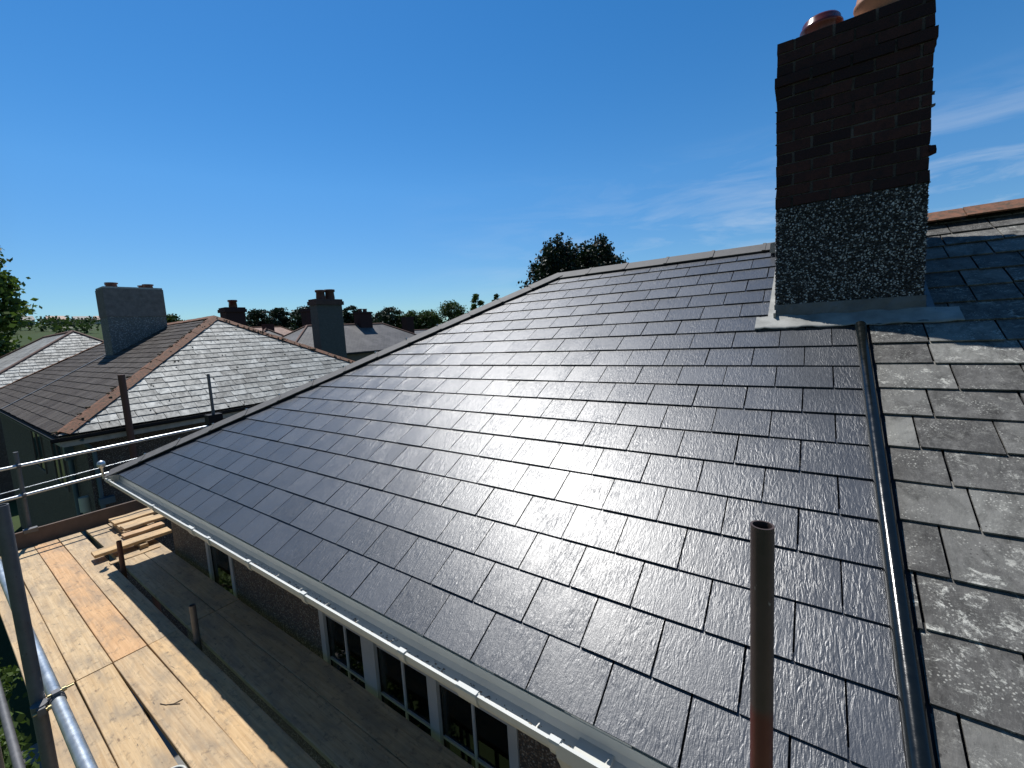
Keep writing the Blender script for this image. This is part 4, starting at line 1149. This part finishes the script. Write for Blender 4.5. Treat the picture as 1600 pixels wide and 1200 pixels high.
# ------------------------------------------------------------------ trees
def leaves(npr, centers, radii, n, size, squash=(1, 1, 1), shell=0.30, tone_by=None):
    """n leaf-sized quads spread through clumps; returns verts, faces, tones"""
    C = np.array(centers); Rr = np.array(radii)
    w = Rr ** 2; w = w / w.sum()
    idx = npr.choice(len(C), n, p=w)
    d = npr.normal(size=(n, 3)); d /= np.linalg.norm(d, axis=1)[:, None]
    P0 = Rr[idx]
    rad = P0 * (shell + (1 - shell) * npr.random(n)) * (0.75 + 0.6 * npr.random(n) ** 2)
    P = C[idx] + d * rad[:, None] * np.array(squash)
    a = npr.normal(size=(n, 3)) + d * 0.3; a /= np.linalg.norm(a, axis=1)[:, None]
    b = np.cross(a, npr.normal(size=(n, 3))); b /= np.linalg.norm(b, axis=1)[:, None]
    s = size * (0.6 + 0.8 * npr.random(n))[:, None]
    V = np.stack([P - a * s * 0.5, P + b * s * 0.32, P + a * s * 0.5, P - b * s * 0.32], 1).reshape(-1, 3)
    F = np.arange(n * 4).reshape(-1, 4)
    ct = npr.random(len(C)) * 0.55
    T = np.clip(ct[idx] + 0.5 * npr.random(n), 0, 1)
    return V, F, T

def tree_mesh(name, V, F, T, mat, parent):
    me = bpy.data.meshes.new(name)
    n = len(F)
    me.vertices.add(len(V)); me.vertices.foreach_set('co', np.asarray(V, dtype=np.float32).ravel())
    me.loops.add(n * 4); me.loops.foreach_set('vertex_index', F.astype(np.int32).ravel())
    me.polygons.add(n); me.polygons.foreach_set('loop_start', np.arange(0, n * 4, 4, dtype=np.int32)); me.polygons.foreach_set('loop_total', np.full(n, 4, dtype=np.int32))
    at = me.attributes.new('tone', 'FLOAT', 'FACE'); at.data.foreach_set('value', T.astype(np.float32))
    me.update(calc_edges=True); me.validate()
    return link(name, me, parent, mat)

def tree(name, base, top, width, label, mat, kind='round', n=3000, leaf=0.35, seed=1, cat='tree', group=None, clumps=26, low=0.25):
    npr = np.random.default_rng(seed); r_ = random.Random(seed)
    base = Vector(base); H = top - base.z
    root = empty(name, base, label, cat, group)
    tr = MB(); cs = []; rs = []
    sq = (1, 1, 0.8)
    if kind == 'round':
        for k in range(clumps):
            f = low + (1 - low) * (k + 0.5) / clumps
            z = base.z + H * f
            rr_ = width / 2 * math.sin(math.pi * min(0.97, 0.12 + 0.86 * (f - low) / (1 - low))) ** 0.6
            a = k * 2.4 + r_.uniform(-0.5, 0.5); q = rr_ * r_.uniform(0.35, 0.8)
            cr_ = width * r_.uniform(0.13, 0.21)
            cs.append((base.x + q * math.cos(a), base.y + q * math.sin(a), min(z, top - cr_ * 0.6))); rs.append(cr_)
    elif kind == 'conifer':
        for ld in range(7):
            la = ld * 2.4 + r_.uniform(-0.4, 0.4); lq = 0 if ld == 0 else width * r_.uniform(0.12, 0.30)
            lx, ly = base.x + lq * math.cos(la), base.y + lq * math.sin(la)
            lh = H * (r_.uniform(0.86, 1.0) if lq < width * 0.22 else r_.uniform(0.72, 0.95)); bw = width * r_.uniform(0.27, 0.34)
            for k in range(clumps):
                f = (k + 0.5) / clumps; z = base.z + lh * (0.34 + 0.645 * f); q0 = bw * (1 - f) ** 0.3
                for j in range(4 if f < 0.85 else 1):
                    a = k * 1.3 + j * 1.57 + r_.uniform(-0.4, 0.4); q = q0 * r_.uniform(0.5, 1.0)
                    cs.append((lx + q * math.cos(a), ly + q * math.sin(a), z + r_.uniform(-0.3, 0.3))); rs.append(max(0.3, q0 * r_.uniform(0.4, 0.65)))
        sq = (1, 1, 1.25)
    else:        # umbrella pine: flat plates of foliage on bare limbs
        for k in range(clumps):
            f = 0.52 + 0.46 * (k + 0.5) / clumps
            z = base.z + H * f
            rr_ = width / 2 * (1.05 - 0.65 * (f - 0.5) / 0.5)
            a = k * 2.4 + r_.uniform(-0.6, 0.6); q = rr_ * r_.uniform(0.2, 0.9)
            cs.append((base.x + q * math.cos(a), base.y + q * math.sin(a), z)); rs.append(width * r_.uniform(0.11, 0.19))
        sq = (1, 1, 0.42)
    # trunk with limbs to the larger clumps
    r0 = max(0.12, H * 0.022); lean = Vector((r_.uniform(-0.3, 0.3), r_.uniform(-0.3, 0.3), 0))
    tt = base + Vector((0, 0, H * (0.72 if kind != 'conifer' else 0.95))) + lean
    prev = base.copy(); pr = r0
    for k in range(1, 6):
        p = base.lerp(tt, k / 5) + Vector((r_.uniform(-0.12, 0.12), r_.uniform(-0.12, 0.12), 0)); q_ = r0 * (1 - 0.75 * k / 5)
        tr.tube(prev, p, pr, 10, q_, cap=False); prev, pr = p, q_
    for k, cc in enumerate(cs):
        if k % (2 if kind != 'conifer' else 40): continue
        cc = Vector(cc); f = max(0.3, min(0.95, (cc.z - base.z) / H - 0.18))
        st = base.lerp(tt, min(1, f / 0.72))
        mid = st.lerp(cc, 0.5) + Vector((0, 0, -0.05 * H * 0.3))
        tr.tube(st, mid, r0 * 0.35, 7, r0 * 0.24, cap=False); tr.tube(mid, cc, r0 * 0.24, 7, r0 * 0.08, cap=False)
    tr.build('trunk', M_BARK, root)
    V, F, T = leaves(npr, cs, rs, n, leaf, sq)
    tree_mesh('crown', V, F, T, mat, root)
    return root

# big broadleaf at the left edge
tree('maple_tree', (-53.0, -0.3, -5.3), 12.2, 10.2, 'leafy green broadleaf tree at the left edge behind the houses', M_LEAF, 'round', 34000, 0.42, 5, clumps=54, low=0.3)
# twin dark conifers beyond the apex
tree('conifer_tree', (-28.6, 51.2, -5.3), 14.6, 10.8, 'dark dense conifer beyond the roof apex, left of the pair', M_CONIF, 'conifer', 45000, 0.46, 9, group='twin conifers beyond the apex', clumps=16)
tree('conifer_tree', (-24.2, 53.6, -5.3), 14.2, 10.2, 'dark dense conifer beyond the roof apex, right of the pair', M_CONIF, 'conifer', 45000, 0.46, 12, group='twin conifers beyond the apex', clumps=16)
far = [  # x, y, top, width, kind, label
    (-105.6, 30.0, 8.4, 6.5, 'round', 'small round treetop peeping over the ridge beside the grey chimney'),
    (-100.2, 44.3, 8.9, 8.5, 'pine', 'dark pine beside the dark red chimney, leftmost of the skyline'),
    (-98.7, 47.6, 9.3, 7.5, 'pine', 'dark pine second along the skyline from the dark red chimney'),
    (-96.5, 51.7, 9.3, 9.0, 'pine', 'airy umbrella pine with sky showing between its limbs'),
    (-90.7, 60.5, 9.2, 6.0, 'pine', 'dark pine just right of the tall grey chimney'),
    (-85.8, 67.7, 8.5, 9.0, 'pine', 'flat-topped pine between the two distant brick chimneys'),
    (-82.1, 72.1, 7.4, 7.5, 'round', 'green broadleaf tree above the farthest brick chimney'),
    (-79.1, 75.3, 7.3, 7.5, 'round', 'bushy green tree low on the skyline near the hip'),
    (-75.0, 79.3, 9.2, 8.0, 'round', 'taller dark green tree near the middle of the hip'),
    (-70.4, 83.3, 10.9, 4.6, 'round', 'slim light green tree rising behind the hip'),
    (-66.3, 86.5, 10.5, 3.4, 'round', 'small treetop just showing over the hip below the apex'),
]
for k, (x, y, tp, w, kd, lab) in enumerate(far):
    tree('pine_tree' if kd == 'pine' else 'broadleaf_tree', (x, y, -5.3), tp, w * (1.35 if k not in (0, 9, 10) else 1.1), lab, {'pine': M_PINE, 'round': M_LEAF if k in (9,) else M_LEAF2}[kd], kd, 6500, 0.42, 40 + k, group='skyline trees beyond the roofs', clumps=20, low=0.15)
# hedge-like undergrowth below the skyline trees, and bushes
for k in range(16):
    t = k / 15; x = -104 + 36 * t + rng.uniform(-2, 2); y = 40 + 43 * t + rng.uniform(-2, 2)
    tree('shrub', (x - 4, y + 4, -5.3), rng.uniform(5.6, 7.6), rng.uniform(8, 11), 'rounded green shrub in the belt below the skyline trees', M_LEAF2, 'round', 2200, 0.6, 80 + k, 'shrub', 'shrubs below the skyline trees', 14, 0.05)
for k, (x, y, tp, w, lab) in enumerate([(-8.6, -1.9, -2.9, 2.6, 'leafy bush in the garden below the guard rail'), (-6.4, -2.5, -3.2, 2.4, 'second leafy bush below the deck, nearer the camera'), (-11.5, -1.9, -3.4, 2.6, 'garden bush beside the neighbouring house front')]):
    tree('bush', (x, y, -5.3), tp, w, lab, M_LEAF, 'round', 2600, 0.11, 120 + k, 'bush', 'bushes in the garden below', 22, 0.1)
# distant hillside: wood and a scatter of small houses
npr = np.random.default_rng(77)
cs = []; rs = []
for k in range(240):
    az = R(npr.uniform(-104, -58)); d = npr.uniform(180, 470)
    x, y = d * math.sin(az), d * math.cos(az); r_ = npr.uniform(2.2, 5.0)
    cs.append((x, y, hill(x, y) + r_ * 0.5)); rs.append(r_)
V, F, T = leaves(npr, cs, rs, 16000, 1.5, (1, 1, 0.7))
w_ = tree_mesh('distant_wood', V, F, T, M_LEAF2, None); w_['kind'] = 'stuff'; w_['label'] = 'wooded hillside far off to the left'
fh = [(-84, 385, 'pale far house on the hillside, leftmost'), (-82, 395, 'pale far house on the hillside, second from left'), (-80.3, 400, 'far house in the middle of the hillside'), (-78.9, 392, 'far house right of the middle of the hillside'), (-77.2, 400, 'rightmost far house on the hillside')]
for k, (a, d, lab) in enumerate(fh):
    x, y = d * math.sin(R(a)), d * math.cos(R(a)); z = hill(x, y)
    simple_house(lab, x - 5, x + 5, y - 4.5, y + 4.5, z + 3.2, z + 5.8, z - 1, [M_FAR1, M_FAR3][k % 2], M_CREAM, 'y', 0.3, 0.3, group='far houses on the hillside')
